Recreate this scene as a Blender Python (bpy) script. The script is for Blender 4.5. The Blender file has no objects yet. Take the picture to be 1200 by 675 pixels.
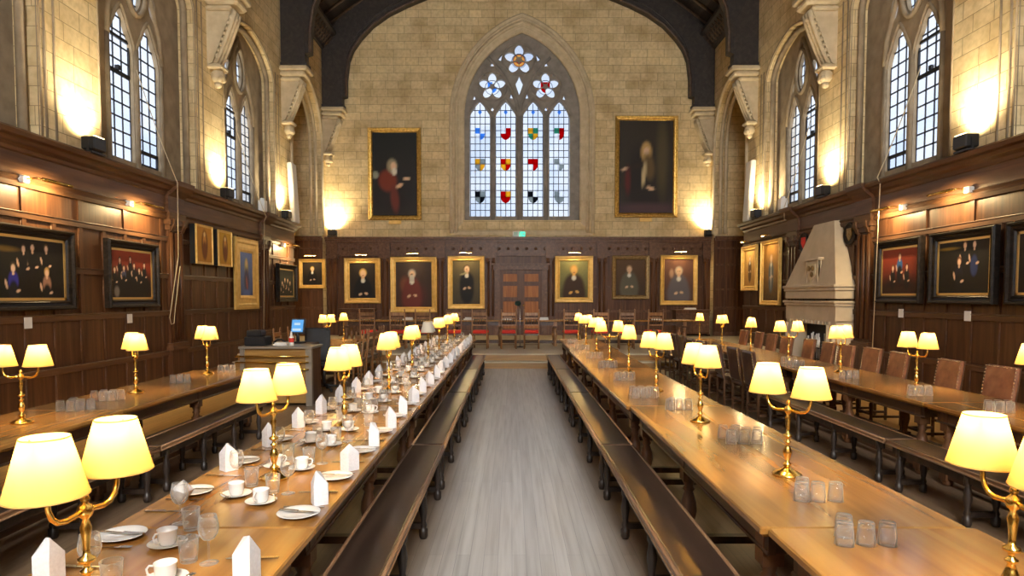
import bpy, math, random
from mathutils import Vector, Matrix
random.seed(7)
R = math.radians
PI = math.pi
sc = bpy.context.scene
COL = sc.collection

# ------------------------------------------------------------------ camera
F, PX, PY, TILT, EYE = 770.0, 600.0, 384.0, R(2.7), 1.77
cd = bpy.data.cameras.new('camera'); cam = bpy.data.objects.new('camera', cd); COL.objects.link(cam)
cd.sensor_width = 36; cd.lens = F*36/1200; cd.shift_y = (PY-337.5)/1200; cd.clip_start = .05; cd.clip_end = 200
cam.location = (0, 0, EYE); cam.rotation_euler = (PI/2-TILT, 0, 0)
sc.camera = cam

def at(px, py, Y):
    "photo pixel -> world (x, z) on the vertical plane at distance Y"
    rx = (px-PX)/F; u = -(py-PY)/F
    y = math.cos(TILT)+u*math.sin(TILT); z = -math.sin(TILT)+u*math.cos(TILT)
    s = Y/y
    return rx*s, EYE+z*s

XL, XR, YE, YB = -6.9, 7.35, 24.55, -5.0
DZ = .34            # dais height
CORN = 4.04         # top of the panelling
BAY, BC = 4.8, 12.87

# ------------------------------------------------------------------ helpers
def lin(c):
    f = lambda v: v/12.92 if v <= .04045 else ((v+.055)/1.055)**2.4
    return tuple(f(v/255) for v in c)

class MB:
    def __init__(s): s.v = []; s.f = []; s.m = []; s.sm = []
    def add(s, v, f, m=0, smooth=False):
        o = len(s.v); s.v += [tuple(p) for p in v]
        s.f += [tuple(i+o for i in q) for q in f]; s.m += [m]*len(f); s.sm += [smooth]*len(f); return s
    def box(s, x0, y0, z0, x1, y1, z1, m=0):
        x0, x1 = min(x0, x1), max(x0, x1); y0, y1 = min(y0, y1), max(y0, y1); z0, z1 = min(z0, z1), max(z0, z1)
        v = [(x0,y0,z0),(x1,y0,z0),(x1,y1,z0),(x0,y1,z0),(x0,y0,z1),(x1,y0,z1),(x1,y1,z1),(x0,y1,z1)]
        return s.add(v, [(0,3,2,1),(4,5,6,7),(0,1,5,4),(1,2,6,5),(2,3,7,6),(3,0,4,7)], m)
    def bev(s, x0, y0, z0, x1, y1, z1, b, m=0):
        "box with chamfered vertical and top edges"
        def ring(z, i): return [(x0+i+c,y0+i,z) if 0 else p for p in
            [(x0+i+b,y0+i,z),(x1-i-b,y0+i,z),(x1-i,y0+i+b,z),(x1-i,y1-i-b,z),(x1-i-b,y1-i,z),(x0+i+b,y1-i,z),(x0+i,y1-i-b,z),(x0+i,y0+i+b,z)] for c in (0,)]
        v = ring(z0+b, 0); v = ring(z0, b) + ring(z0+b, 0) + ring(z1-b, 0) + ring(z1, b)
        f = [tuple(range(7,-1,-1)), tuple(range(24,32))]
        for k in range(3):
            for i in range(8): f.append((k*8+i, k*8+(i+1)%8, k*8+8+(i+1)%8, k*8+8+i))
        return s.add(v, f, m)
    def lathe(s, prof, n=16, loc=(0,0,0), m=0, cap=True, sq=None):
        v = []; f = []; k = len(prof)
        for r, z in prof:
            for i in range(n):
                a = 2*PI*i/n; v.append((loc[0]+r*math.cos(a), loc[1]+r*math.sin(a), loc[2]+z))
        for j in range(k-1):
            for i in range(n): f.append((j*n+i, j*n+(i+1)%n, (j+1)*n+(i+1)%n, (j+1)*n+i))
        if cap:
            if prof[0][0] > 1e-4: f.append(tuple(range(n-1,-1,-1)))
            if prof[-1][0] > 1e-4: f.append(tuple((k-1)*n+i for i in range(n)))
        return s.add(v, f, m, True)
    def tube(s, pts, r, n=8, m=0, closed=False):
        pts = [Vector(p) for p in pts]; v = []; f = []; K = len(pts)
        rr = r if isinstance(r, (list, tuple)) else [r]*K
        up = None
        for i, p in enumerate(pts):
            a = pts[max(i-1,0)] if not closed else pts[i-1]; b = pts[min(i+1,K-1)] if not closed else pts[(i+1)%K]
            t = (b-a).normalized()
            if up is None: up = t.orthogonal().normalized()
            else:
                up = (up - t*up.dot(t)); up = up.normalized() if up.length > 1e-6 else t.orthogonal().normalized()
            w = t.cross(up)
            for j in range(n):
                q = 2*PI*j/n; v.append(p+up*(rr[i]*math.cos(q))+w*(rr[i]*math.sin(q)))
        for i in range(K if closed else K-1):
            for j in range(n):
                i2 = (i+1) % K
                f.append((i*n+j, i*n+(j+1)%n, i2*n+(j+1)%n, i2*n+j))
        if not closed:
            f.append(tuple(range(n-1,-1,-1))); f.append(tuple((K-1)*n+j for j in range(n)))
        return s.add(v, f, m, True)
    def prism(s, poly, d0, d1, fn, m=0):
        "poly in (u,v) extruded d0..d1; fn(u,v,d)->xyz"
        n = len(poly)
        v = [fn(u,w,d0) for u,w in poly]+[fn(u,w,d1) for u,w in poly]
        f = [tuple(range(n-1,-1,-1)), tuple(range(n,2*n))]+[(i,(i+1)%n,n+(i+1)%n,n+i) for i in range(n)]
        return s.add(v, f, m)
    def ball(s, c, r, m=0, n=8, sx=(1,1,1)):
        v = []; f = []; K = n//2+1
        for j in range(1, K-1):
            a = PI*j/(K-1)
            for i in range(n):
                b = 2*PI*i/n; v.append((c[0]+sx[0]*r*math.sin(a)*math.cos(b), c[1]+sx[1]*r*math.sin(a)*math.sin(b), c[2]+sx[2]*r*math.cos(a)))
        t = len(v); v += [(c[0],c[1],c[2]+r*sx[2]), (c[0],c[1],c[2]-r*sx[2])]
        for j in range(K-3):
            for i in range(n): f.append((j*n+i, (j+1)*n+i, (j+1)*n+(i+1)%n, j*n+(i+1)%n))
        for i in range(n):
            f.append((t, i, (i+1)%n)); f.append((t+1, (K-3)*n+(i+1)%n, (K-3)*n+i))
        return s.add(v, f, m, True)
    def plate(s, outline, holes, thick, fn, m=0):
        "flat plate with holes: (u,v) outlines -> fn(u,v,w), w in -thick/2..thick/2"
        c = bpy.data.curves.new('t', 'CURVE'); c.dimensions = '2D'; c.fill_mode = 'BOTH'; c.extrude = thick/2
        for pl in [outline]+holes:
            sp = c.splines.new('POLY'); sp.points.add(len(pl)-1); sp.use_cyclic_u = True
            for p, q in zip(sp.points, pl): p.co = (q[0], q[1], 0, 1)
        o = bpy.data.objects.new('t', c); COL.objects.link(o)
        dg = bpy.context.evaluated_depsgraph_get(); dg.update()
        me = bpy.data.meshes.new_from_object(o.evaluated_get(dg))
        s.add([fn(p.co.x,p.co.y,p.co.z) for p in me.vertices], [tuple(q.vertices) for q in me.polygons], m)
        bpy.data.objects.remove(o); bpy.data.curves.remove(c); bpy.data.meshes.remove(me); return s
    def xf(s, M):
        s.v = [tuple(M @ Vector(p)) for p in s.v]; return s
    def mesh(s, name, mats, fix=True):
        me = bpy.data.meshes.new(name); me.from_pydata(s.v, [], s.f)
        mats = mats if isinstance(mats, (list, tuple)) else [mats]
        for x in mats: me.materials.append(x)
        me.polygons.foreach_set('material_index', s.m); me.polygons.foreach_set('use_smooth', s.sm)
        if fix:
            import bmesh
            b = bmesh.new(); b.from_mesh(me); bmesh.ops.recalc_face_normals(b, faces=b.faces); b.to_mesh(me); b.free()
        me.update(); return me
    def build(s, name, mats, parent=None, **kw):
        return obj(name, s.mesh(name, mats), parent, **kw)

def obj(name, me, parent=None, loc=None, rz=None, label=None, cat=None, group=None, kind=None):
    o = bpy.data.objects.new(name, me); COL.objects.link(o)
    if parent is not None: o.parent = parent
    if loc is not None: o.location = loc
    if rz is not None: o.rotation_euler = (0,0,rz)
    if label: o['label'] = label
    if cat: o['category'] = cat
    if group: o['group'] = group
    if kind: o['kind'] = kind
    return o
def thing(name, label, cat, loc=(0,0,0), rz=0, group=None): return obj(name, None, None, loc, rz, label, cat, group)
def struct(name, mb, mats, label=None): return mb.build(name, mats, None, kind='structure', label=label, cat=None)
def copy_tree(o, parent=None):
    c = o.copy(); COL.objects.link(c); c.parent = parent
    for ch in list(o.children): copy_tree(ch, c)
    return c
ORD = 'first second third fourth fifth sixth seventh eighth ninth tenth eleventh twelfth thirteenth fourteenth fifteenth sixteenth seventeenth eighteenth nineteenth twentieth twenty-first twenty-second twenty-third twenty-fourth'.split()

# ------------------------------------------------------------------ materials
def mat(name, col, rough=.5, metal=0, **kw):
    m = bpy.data.materials.new(name); m.use_nodes = True
    b = m.node_tree.nodes['Principled BSDF']
    b.inputs['Base Color'].default_value = (*col, 1); b.inputs['Roughness'].default_value = rough; b.inputs['Metallic'].default_value = metal
    for k, v in kw.items():
        b.inputs[k.replace('_',' ')].default_value = v
    return m
def N(m, t, **kw):
    n = m.node_tree.nodes.new(t)
    for k, v in kw.items(): setattr(n, k, v)
    return n
def L(m, a, b): m.node_tree.links.new(a, b)
def ramp(m, fac, stops):
    r = N(m, 'ShaderNodeValToRGB'); e = r.color_ramp.elements
    while len(e) > 1: e.remove(e[0])
    e[0].position, e[0].color = stops[0][0], (*stops[0][1], 1)
    for p, c in stops[1:]:
        q = e.new(p); q.color = (*c, 1)
    L(m, fac, r.inputs[0]); return r.outputs[0]
def wood(name, c1, c2, c3, axis=1, rough=.4, scale=1., bump=.05, coat=0, rnd=.25, spec=.5):
    m = mat(name, c2, rough, Specular_IOR_Level=spec); nt = m.node_tree; b = nt.nodes['Principled BSDF']
    tc = N(m, 'ShaderNodeTexCoord'); mp = N(m, 'ShaderNodeMapping')
    s = [14*scale]*3; s[axis] = .9*scale
    mp.inputs['Scale'].default_value = s; L(m, tc.outputs['Object'], mp.inputs[0])
    oi = N(m, 'ShaderNodeObjectInfo'); ad = N(m, 'ShaderNodeVectorMath', operation='MULTIPLY_ADD')
    L(m, oi.outputs['Random'], ad.inputs[0]); ad.inputs[1].default_value = (37, 53, 71); L(m, mp.outputs[0], ad.inputs[2])
    n1 = N(m, 'ShaderNodeTexNoise'); n1.inputs['Scale'].default_value = 1; n1.inputs['Detail'].default_value = 5; n1.inputs['Distortion'].default_value = .6
    L(m, ad.outputs[0], n1.inputs['Vector'])
    c = ramp(m, n1.outputs[0], [(.3, c1), (.5, c2), (.72, c3)])
    hs = N(m, 'ShaderNodeHueSaturation'); L(m, c, hs.inputs['Color'])
    mr = N(m, 'ShaderNodeMapRange'); mr.inputs[3].default_value = 1-rnd; mr.inputs[4].default_value = 1+rnd
    L(m, oi.outputs['Random'], mr.inputs[0]); L(m, mr.outputs[0], hs.inputs['Value'])
    L(m, hs.outputs[0], b.inputs['Base Color'])
    if bump:
        bp = N(m, 'ShaderNodeBump'); bp.inputs['Strength'].default_value = bump; bp.inputs['Distance'].default_value = .01
        L(m, n1.outputs[0], bp.inputs['Height']); L(m, bp.outputs[0], b.inputs['Normal'])
    if coat:
        b.inputs['Coat Weight'].default_value = coat; b.inputs['Coat Roughness'].default_value = .12
    return m
M = {}
def wall_uv(m):
    "masonry coordinates: along the wall, height"
    tc = N(m, 'ShaderNodeTexCoord'); ge = N(m, 'ShaderNodeNewGeometry')
    sp = N(m, 'ShaderNodeSeparateXYZ'); L(m, tc.outputs['Object'], sp.inputs[0])
    sn = N(m, 'ShaderNodeSeparateXYZ'); L(m, ge.outputs['True Normal'], sn.inputs[0])
    ab = N(m, 'ShaderNodeMath', operation='ABSOLUTE'); L(m, sn.outputs[0], ab.inputs[0])
    gt = N(m, 'ShaderNodeMath', operation='GREATER_THAN'); L(m, ab.outputs[0], gt.inputs[0]); gt.inputs[1].default_value = .6
    mx = N(m, 'ShaderNodeMix'); L(m, gt.outputs[0], mx.inputs[0]); L(m, sp.outputs[0], mx.inputs[2]); L(m, sp.outputs[1], mx.inputs[3])
    cb = N(m, 'ShaderNodeCombineXYZ'); L(m, mx.outputs[0], cb.inputs[0]); L(m, sp.outputs[2], cb.inputs[1])
    return cb.outputs[0], tc.outputs['Object']
def ashlar(name, c1, c2, cm, bw=.62, rh=.285):
    m = mat(name, c1, .85); b = m.node_tree.nodes['Principled BSDF']
    uv, ob = wall_uv(m)
    br = N(m, 'ShaderNodeTexBrick'); br.offset = .37; br.squash = .75; br.squash_frequency = 3
    br.inputs['Scale'].default_value = 1; br.inputs['Brick Width'].default_value = bw; br.inputs['Row Height'].default_value = rh
    br.inputs['Mortar Size'].default_value = .007; br.inputs['Mortar Smooth'].default_value = .4; br.inputs['Bias'].default_value = 0
    br.inputs['Color1'].default_value = (*c1,1); br.inputs['Color2'].default_value = (*c2,1); br.inputs['Mortar'].default_value = (*cm,1)
    L(m, uv, br.inputs['Vector'])
    n1 = N(m, 'ShaderNodeTexNoise'); n1.inputs['Scale'].default_value = 1.1; n1.inputs['Detail'].default_value = 6; L(m, ob, n1.inputs['Vector'])
    n2 = N(m, 'ShaderNodeTexNoise'); n2.inputs['Scale'].default_value = 9; n2.inputs['Detail'].default_value = 4; L(m, ob, n2.inputs['Vector'])
    st = ramp(m, n1.outputs[0], [(.3, (.72,.66,.58)), (.52, (1,1,1)), (.75, (1.12,1.1,1.05))])
    s2 = ramp(m, n2.outputs[0], [(.3, (.86,.84,.8)), (.6, (1.05,1.05,1.05))])
    mu = N(m, 'ShaderNodeMix', data_type='RGBA', blend_type='MULTIPLY'); mu.inputs[0].default_value = 1
    L(m, br.outputs['Color'], mu.inputs[6]); L(m, st, mu.inputs[7])
    m2 = N(m, 'ShaderNodeMix', data_type='RGBA', blend_type='MULTIPLY'); m2.inputs[0].default_value = 1
    L(m, mu.outputs[2], m2.inputs[6]); L(m, s2, m2.inputs[7]); L(m, m2.outputs[2], b.inputs['Base Color'])
    bp = N(m, 'ShaderNodeBump'); bp.inputs['Strength'].default_value = .5; bp.inputs['Distance'].default_value = .012
    iv = N(m, 'ShaderNodeMath', operation='SUBTRACT'); iv.inputs[0].default_value = 1; L(m, br.outputs['Fac'], iv.inputs[1])
    L(m, iv.outputs[0], bp.inputs['Height']); L(m, bp.outputs[0], b.inputs['Normal'])
    return m
def noisy(name, c1, c2, rough=.7, scale=6, metal=0, bump=.1, **kw):
    m = mat(name, c1, rough, metal, **kw); b = m.node_tree.nodes['Principled BSDF']
    tc = N(m, 'ShaderNodeTexCoord'); n1 = N(m, 'ShaderNodeTexNoise'); n1.inputs['Scale'].default_value = scale; n1.inputs['Detail'].default_value = 5
    L(m, tc.outputs['Object'], n1.inputs['Vector']); L(m, ramp(m, n1.outputs[0], [(.3, c1), (.7, c2)]), b.inputs['Base Color'])
    if bump:
        bp = N(m, 'ShaderNodeBump'); bp.inputs['Strength'].default_value = bump; bp.inputs['Distance'].default_value = .01
        L(m, n1.outputs[0], bp.inputs['Height']); L(m, bp.outputs[0], b.inputs['Normal'])
    return m
M['stone'] = ashlar('ashlar', (.78,.63,.36), (.66,.51,.27), (.34,.25,.13))
M['carved'] = noisy('carved_stone', (.54,.43,.26), (.68,.56,.36), .8, 5)
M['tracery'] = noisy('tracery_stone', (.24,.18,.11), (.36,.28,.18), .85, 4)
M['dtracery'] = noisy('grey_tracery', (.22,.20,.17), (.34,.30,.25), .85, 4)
M['hood'] = noisy('chimney_stone', (.52,.41,.27), (.62,.5,.34), .8, 3)
M['pan'] = wood('panel_oak', (.058,.022,.009), (.095,.038,.015), (.145,.062,.025), 2, .42, .8, .05, spec=.28)
M['panh'] = wood('rail_oak', (.075,.031,.013), (.115,.050,.021), (.17,.080,.036), 1, .42, .8, .05, spec=.35)
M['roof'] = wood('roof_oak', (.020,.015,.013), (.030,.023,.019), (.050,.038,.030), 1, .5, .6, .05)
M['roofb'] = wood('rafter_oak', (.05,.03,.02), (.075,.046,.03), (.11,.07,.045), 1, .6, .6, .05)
M['table'] = wood('table_oak', (.24,.095,.020), (.37,.170,.036), (.50,.255,.065), 1, .27, .55, .02, .35, .12)
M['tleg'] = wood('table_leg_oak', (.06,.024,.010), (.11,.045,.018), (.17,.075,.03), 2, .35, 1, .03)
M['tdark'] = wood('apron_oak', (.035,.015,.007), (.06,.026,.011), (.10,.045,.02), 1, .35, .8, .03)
M['bench'] = wood('bench_leather_wood', (.022,.013,.009), (.036,.021,.014), (.055,.033,.021), 1, .30, .8, .02, .3)
M['bedge'] = wood('bench_edge', (.17,.085,.04), (.28,.15,.075), (.42,.25,.13), 1, .32, 1, .02)
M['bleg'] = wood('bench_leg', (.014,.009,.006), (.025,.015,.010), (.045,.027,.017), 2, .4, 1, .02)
M['brass'] = noisy('brass', (.80,.50,.10), (.95,.66,.18), .22, 20, 1, 0)
M['gilt'] = noisy('gilt', (.42,.24,.05), (.78,.50,.13), .38, 14, .85, .25)
M['giltdull'] = noisy('dull_gilt', (.22,.14,.05), (.36,.24,.10), .45, 14, .6, .25)
M['giltlt'] = noisy('pale_gilt', (.70,.42,.10), (.85,.56,.17), .45, 8, .3, .15)
M['blackfr'] = wood('black_frame', (.010,.008,.006), (.018,.013,.010), (.030,.022,.016), 0, .35, 1, .02, spec=.12)
M['slip'] = mat('gold_slip', (.62,.42,.16), .35, .7)
M['ceramic'] = mat('white_china', (.78,.75,.70), .12)
M['linen'] = noisy('linen', (.68,.66,.65), (.78,.76,.75), .85, 90, 0, .15)
M['steel'] = mat('cutlery_steel', (.62,.60,.58), .18, 1)
M['black'] = mat('black_plastic', (.012,.012,.013), .4)
M['grey'] = mat('grey_fabric', (.045,.045,.047), .7)
M['white'] = mat('white_paint', (.78,.76,.70), .5)
M['card'] = mat('card', (.80,.76,.68), .6)
M['rope'] = noisy('rope', (.50,.40,.24), (.68,.56,.36), .8, 120)
M['red'] = noisy('red_cloth', (.66,.025,.015), (.80,.045,.02), .75, 30)
M['lea'] = noisy('brown_leather', (.20,.070,.030), (.34,.135,.060), .38, 9, 0, .25)
M['leadk'] = noisy('dark_leather', (.050,.020,.012), (.085,.035,.02), .38, 9, 0, .25)
M['stud'] = mat('brass_stud', (.85,.68,.40), .25, 1)
M['chair'] = wood('chair_oak', (.05,.022,.010), (.09,.042,.018), (.15,.075,.033), 2, .38, 1.2, .03)
M['chairlt'] = wood('chair_oak_gold', (.17,.070,.025), (.27,.125,.045), (.38,.20,.08), 2, .35, 1.2, .03)
M['iron'] = mat('iron', (.02,.02,.022), .5, .6)
M['lead'] = mat('lead_came', (.03,.035,.05), .6)
M['chrome'] = mat('chrome', (.7,.7,.72), .2, 1)
M['oakdoor'] = wood('door_oak', (.20,.065,.014), (.32,.11,.025), (.42,.16,.04), 2, .45, 1, .04, spec=.25)
M['light_oak'] = wood('counter_oak', (.26,.13,.03), (.36,.19,.05), (.45,.26,.08), 0, .35, .8, .02)
M['grey_metal'] = mat('grey_metal', (.32,.29,.24), .4, .6)
M['dstone'] = noisy('dais_stone', (.44,.37,.26), (.54,.46,.33), .6, 3)
M['dstep'] = wood('dais_oak', (.27,.135,.035), (.38,.20,.055), (.48,.27,.085), 0, .4, .7, .02)

# floor boards along the hall
m = M['floor'] = mat('floor_boards', (.2,.15,.1), .33); b = m.node_tree.nodes['Principled BSDF']
tc = N(m, 'ShaderNodeTexCoord'); mp = N(m, 'ShaderNodeMapping'); mp.inputs['Rotation'].default_value = (0,0,PI/2); L(m, tc.outputs['Object'], mp.inputs[0])
br = N(m, 'ShaderNodeTexBrick'); br.offset = .43
for k, v in (('Scale',1),('Brick Width',3.1),('Row Height',.095),('Mortar Size',.0012),('Mortar Smooth',.3),('Bias',0)): br.inputs[k].default_value = v
br.inputs['Color1'].default_value = (.25,.17,.10,1); br.inputs['Color2'].default_value = (.215,.145,.085,1); br.inputs['Mortar'].default_value = (.10,.07,.045,1)
L(m, mp.outputs[0], br.inputs['Vector'])
mp2 = N(m, 'ShaderNodeMapping'); mp2.inputs['Scale'].default_value = (26, .9, 1); L(m, tc.outputs['Object'], mp2.inputs[0])
n1 = N(m, 'ShaderNodeTexNoise'); n1.inputs['Scale'].default_value = 1; n1.inputs['Detail'].default_value = 6; L(m, mp2.outputs[0], n1.inputs['Vector'])
n2 = N(m, 'ShaderNodeTexNoise'); n2.inputs['Scale'].default_value = .8; n2.inputs['Detail'].default_value = 3; L(m, tc.outputs['Object'], n2.inputs['Vector'])
st = ramp(m, n1.outputs[0], [(.3, (.78,.76,.74)), (.55, (1,1,1)), (.8, (1.12,1.12,1.12))])
# pale worn track down the middle of the aisle, window sheen painted in
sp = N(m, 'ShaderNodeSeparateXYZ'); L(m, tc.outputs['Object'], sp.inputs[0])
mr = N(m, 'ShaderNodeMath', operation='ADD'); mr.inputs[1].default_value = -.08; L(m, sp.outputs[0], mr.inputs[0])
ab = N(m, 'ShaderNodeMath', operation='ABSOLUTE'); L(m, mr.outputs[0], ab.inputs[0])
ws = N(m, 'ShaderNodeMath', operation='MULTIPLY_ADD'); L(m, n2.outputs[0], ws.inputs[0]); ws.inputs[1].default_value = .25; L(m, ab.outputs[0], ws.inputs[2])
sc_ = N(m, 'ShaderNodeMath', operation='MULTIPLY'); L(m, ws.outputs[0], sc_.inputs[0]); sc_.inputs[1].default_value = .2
wear_sheen = ramp(m, sc_.outputs[0], [(.11, (2.15,3.05,4.8)), (.19, (1,1,1)), (.86, (1,1,1)), (.98, (2.7,2.3,1.1))])
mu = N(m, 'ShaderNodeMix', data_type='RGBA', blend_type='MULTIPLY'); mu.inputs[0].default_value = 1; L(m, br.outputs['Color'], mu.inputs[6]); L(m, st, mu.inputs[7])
m3 = N(m, 'ShaderNodeMix', data_type='RGBA', blend_type='MULTIPLY'); m3.inputs[0].default_value = 1; L(m, mu.outputs[2], m3.inputs[6]); L(m, wear_sheen, m3.inputs[7])
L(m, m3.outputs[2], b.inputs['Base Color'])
bp = N(m, 'ShaderNodeBump'); bp.inputs['Strength'].default_value = .25; bp.inputs['Distance'].default_value = .004
L(m, n1.outputs[0], bp.inputs['Height']); L(m, bp.outputs[0], b.inputs['Normal'])

# painted canvas: pigment from a colour attribute
m = M['canvas'] = mat('canvas', (.1,.1,.1), .55, Specular_IOR_Level=.25); b = m.node_tree.nodes['Principled BSDF']
a = N(m, 'ShaderNodeVertexColor', layer_name='pigment'); L(m, a.outputs[0], b.inputs['Base Color'])

def glassy(name, tint, edge=.75, blend=.35, rough=.03, base=.04):
    m = bpy.data.materials.new(name); m.use_nodes = True; nt = m.node_tree; nt.nodes.remove(nt.nodes['Principled BSDF'])
    o = nt.nodes['Material Output']; t = N(m, 'ShaderNodeBsdfTransparent'); t.inputs[0].default_value = (*tint,1)
    g = N(m, 'ShaderNodeBsdfGlossy'); g.inputs['Roughness'].default_value = rough
    lw = N(m, 'ShaderNodeLayerWeight'); lw.inputs[0].default_value = blend
    mr = N(m, 'ShaderNodeMapRange'); mr.inputs[3].default_value = base; mr.inputs[4].default_value = edge; L(m, lw.outputs['Facing'], mr.inputs[0])
    df = N(m, 'ShaderNodeBsdfTranslucent'); df.inputs[0].default_value = (.95,.95,.93,1); d2 = N(m, 'ShaderNodeBsdfDiffuse'); d2.inputs[0].default_value = (.95,.95,.93,1)  # white scatter put into the glass edges in place of window reflections
    m0 = N(m, 'ShaderNodeMixShader'); L(m, df.outputs[0], m0.inputs[1]); L(m, d2.outputs[0], m0.inputs[2])
    m1 = N(m, 'ShaderNodeMixShader'); m1.inputs[0].default_value = .62; L(m, g.outputs[0], m1.inputs[1]); L(m, m0.outputs[0], m1.inputs[2])
    mx = N(m, 'ShaderNodeMixShader'); L(m, mr.outputs[0], mx.inputs[0]); L(m, t.outputs[0], mx.inputs[1]); L(m, m1.outputs[0], mx.inputs[2]); L(m, mx.outputs[0], o.inputs[0])
    return m
M['glass'] = glassy('drinking_glass', (.99,.99,.98), .88, .27, .04, .035)
def pane(name, c, tr=.5):
    m = bpy.data.materials.new(name); m.use_nodes = True; nt = m.node_tree; nt.nodes.remove(nt.nodes['Principled BSDF'])
    o = nt.nodes['Material Output']; t = N(m, 'ShaderNodeBsdfTransparent'); t.inputs[0].default_value = (*c,1)
    g = N(m, 'ShaderNodeBsdfTranslucent'); g.inputs[0].default_value = (*c,1)
    mx = N(m, 'ShaderNodeMixShader'); mx.inputs[0].default_value = 1-tr; L(m, t.outputs[0], mx.inputs[1]); L(m, g.outputs[0], mx.inputs[2]); L(m, mx.outputs[0], o.inputs[0])
    return m
m = M['pane'] = pane('window_glass', (.93,.95,1.0), .75)
tc = N(m, 'ShaderNodeTexCoord'); nz = N(m, 'ShaderNodeTexNoise'); nz.inputs['Scale'].default_value = .55; nz.inputs['Detail'].default_value = 2
L(m, tc.outputs['Object'], nz.inputs['Vector'])
pc = ramp(m, nz.outputs[0], [(.40, (.78,.84,.97)), (.55, (.97,.97,1.0))])
for n in list(m.node_tree.nodes):
    if n.bl_idname in ('ShaderNodeBsdfTransparent','ShaderNodeBsdfTranslucent'): L(m, pc, n.inputs[0])
for k, c in dict(red=(.62,.02,.03), blue=(.20,.45,.85), gold=(.85,.55,.10), grey=(.45,.47,.45), green=(.15,.45,.32), black=(.06,.06,.07), white=(.9,.9,.9), orange=(.9,.28,.05)).items():
    M['sg_'+k] = pane('stained_'+k, c, .6)
# lamp shade
m = M['shade'] = bpy.data.materials.new('pleated_shade'); m.use_nodes = True; nt = m.node_tree; nt.nodes.remove(nt.nodes['Principled BSDF'])
o = nt.nodes['Material Output']; t = N(m, 'ShaderNodeBsdfTranslucent'); t.inputs[0].default_value = (.50,.335,.095,1)
d = N(m, 'ShaderNodeBsdfDiffuse'); d.inputs[0].default_value = (.60,.43,.16,1)
mx = N(m, 'ShaderNodeMixShader'); mx.inputs[0].default_value = .5; L(m, t.outputs[0], mx.inputs[1]); L(m, d.outputs[0], mx.inputs[2]); L(m, mx.outputs[0], o.inputs[0])
M['shadetrim'] = mat('shade_trim', (.55,.36,.10), .6)
M['shadeoff'] = mat('unlit_shade', (.62,.56,.44), .8)
def emit(name, c, s):
    m = mat(name, (0,0,0), .4); b = m.node_tree.nodes['Principled BSDF']
    b.inputs['Emission Color'].default_value = (*c,1); b.inputs['Emission Strength'].default_value = s; return m
M['bulb'] = emit('lit_tube', (1,.72,.32), 9)
SKY_L = .31; REAR_FILL = 23; EXPO = 2.1
# ================================================================== the hall
WT = 11.4           # wall-head height
def arch(c, half, spring, apex, base, n=14, k=.16):
    "pointed opening outline, counter-clockwise from bottom left"
    pts = [(c-half, base), (c+half, base)]
    for i in range(n+1):
        s = math.cos(PI/2*i/n); pts.append((c+half*s, spring+(apex-spring)*((1-k)*math.sqrt(max(0,1-s*s))+k*(1-s))))
    for i in range(n-1, -1, -1):
        s = math.cos(PI/2*i/n); pts.append((c-half*s, spring+(apex-spring)*((1-k)*math.sqrt(max(0,1-s*s))+k*(1-s))))
    return pts
def lancet(c, half, spring, apex, base):
    h = apex-spring
    pr = [(1,0),(.98,.16),(.90,.32),(.76,.46),(.58,.58),(.46,.70),(.30,.84),(.12,.95),(0,1)]
    return [(c-half, base),(c+half, base)]+[(c+half*a, spring+h*b) for a,b in pr]+[(c-half*a, spring+h*b) for a,b in pr[-2::-1]]
def ellipse(c, z, a, b, n=16, rot=0, point=0):
    out = []
    for i in range(n):
        t = 2*PI*i/n; u = a*math.cos(t); w = b*math.sin(t)
        if point: u *= 1-point*abs(math.sin(t))**3*(1 if w > 0 else .2)
        out.append((c+u*math.cos(rot)-w*math.sin(rot), z+u*math.sin(rot)+w*math.cos(rot)))
    return out

# floor and dais
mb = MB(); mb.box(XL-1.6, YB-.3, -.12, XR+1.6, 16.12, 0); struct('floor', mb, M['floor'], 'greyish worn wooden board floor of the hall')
mb = MB()
mb.box(XL-1.6, 16.42, 0, XR+1.6, YE+.6, DZ-.03, 0); mb.box(XL-1.6, 16.12, 0, XR+1.6, 16.42, DZ/2-.03, 0)
mb.box(XL-1.6, 16.39, DZ-.03, XR+1.6, YE+.6, DZ, 1); mb.box(XL-1.6, 16.09, DZ/2-.03, XR+1.6, 16.42, DZ/2, 1)
struct('floor_dais', mb, [M['dstep'], M['dstone']], 'low stepped dais across the far end')

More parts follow.
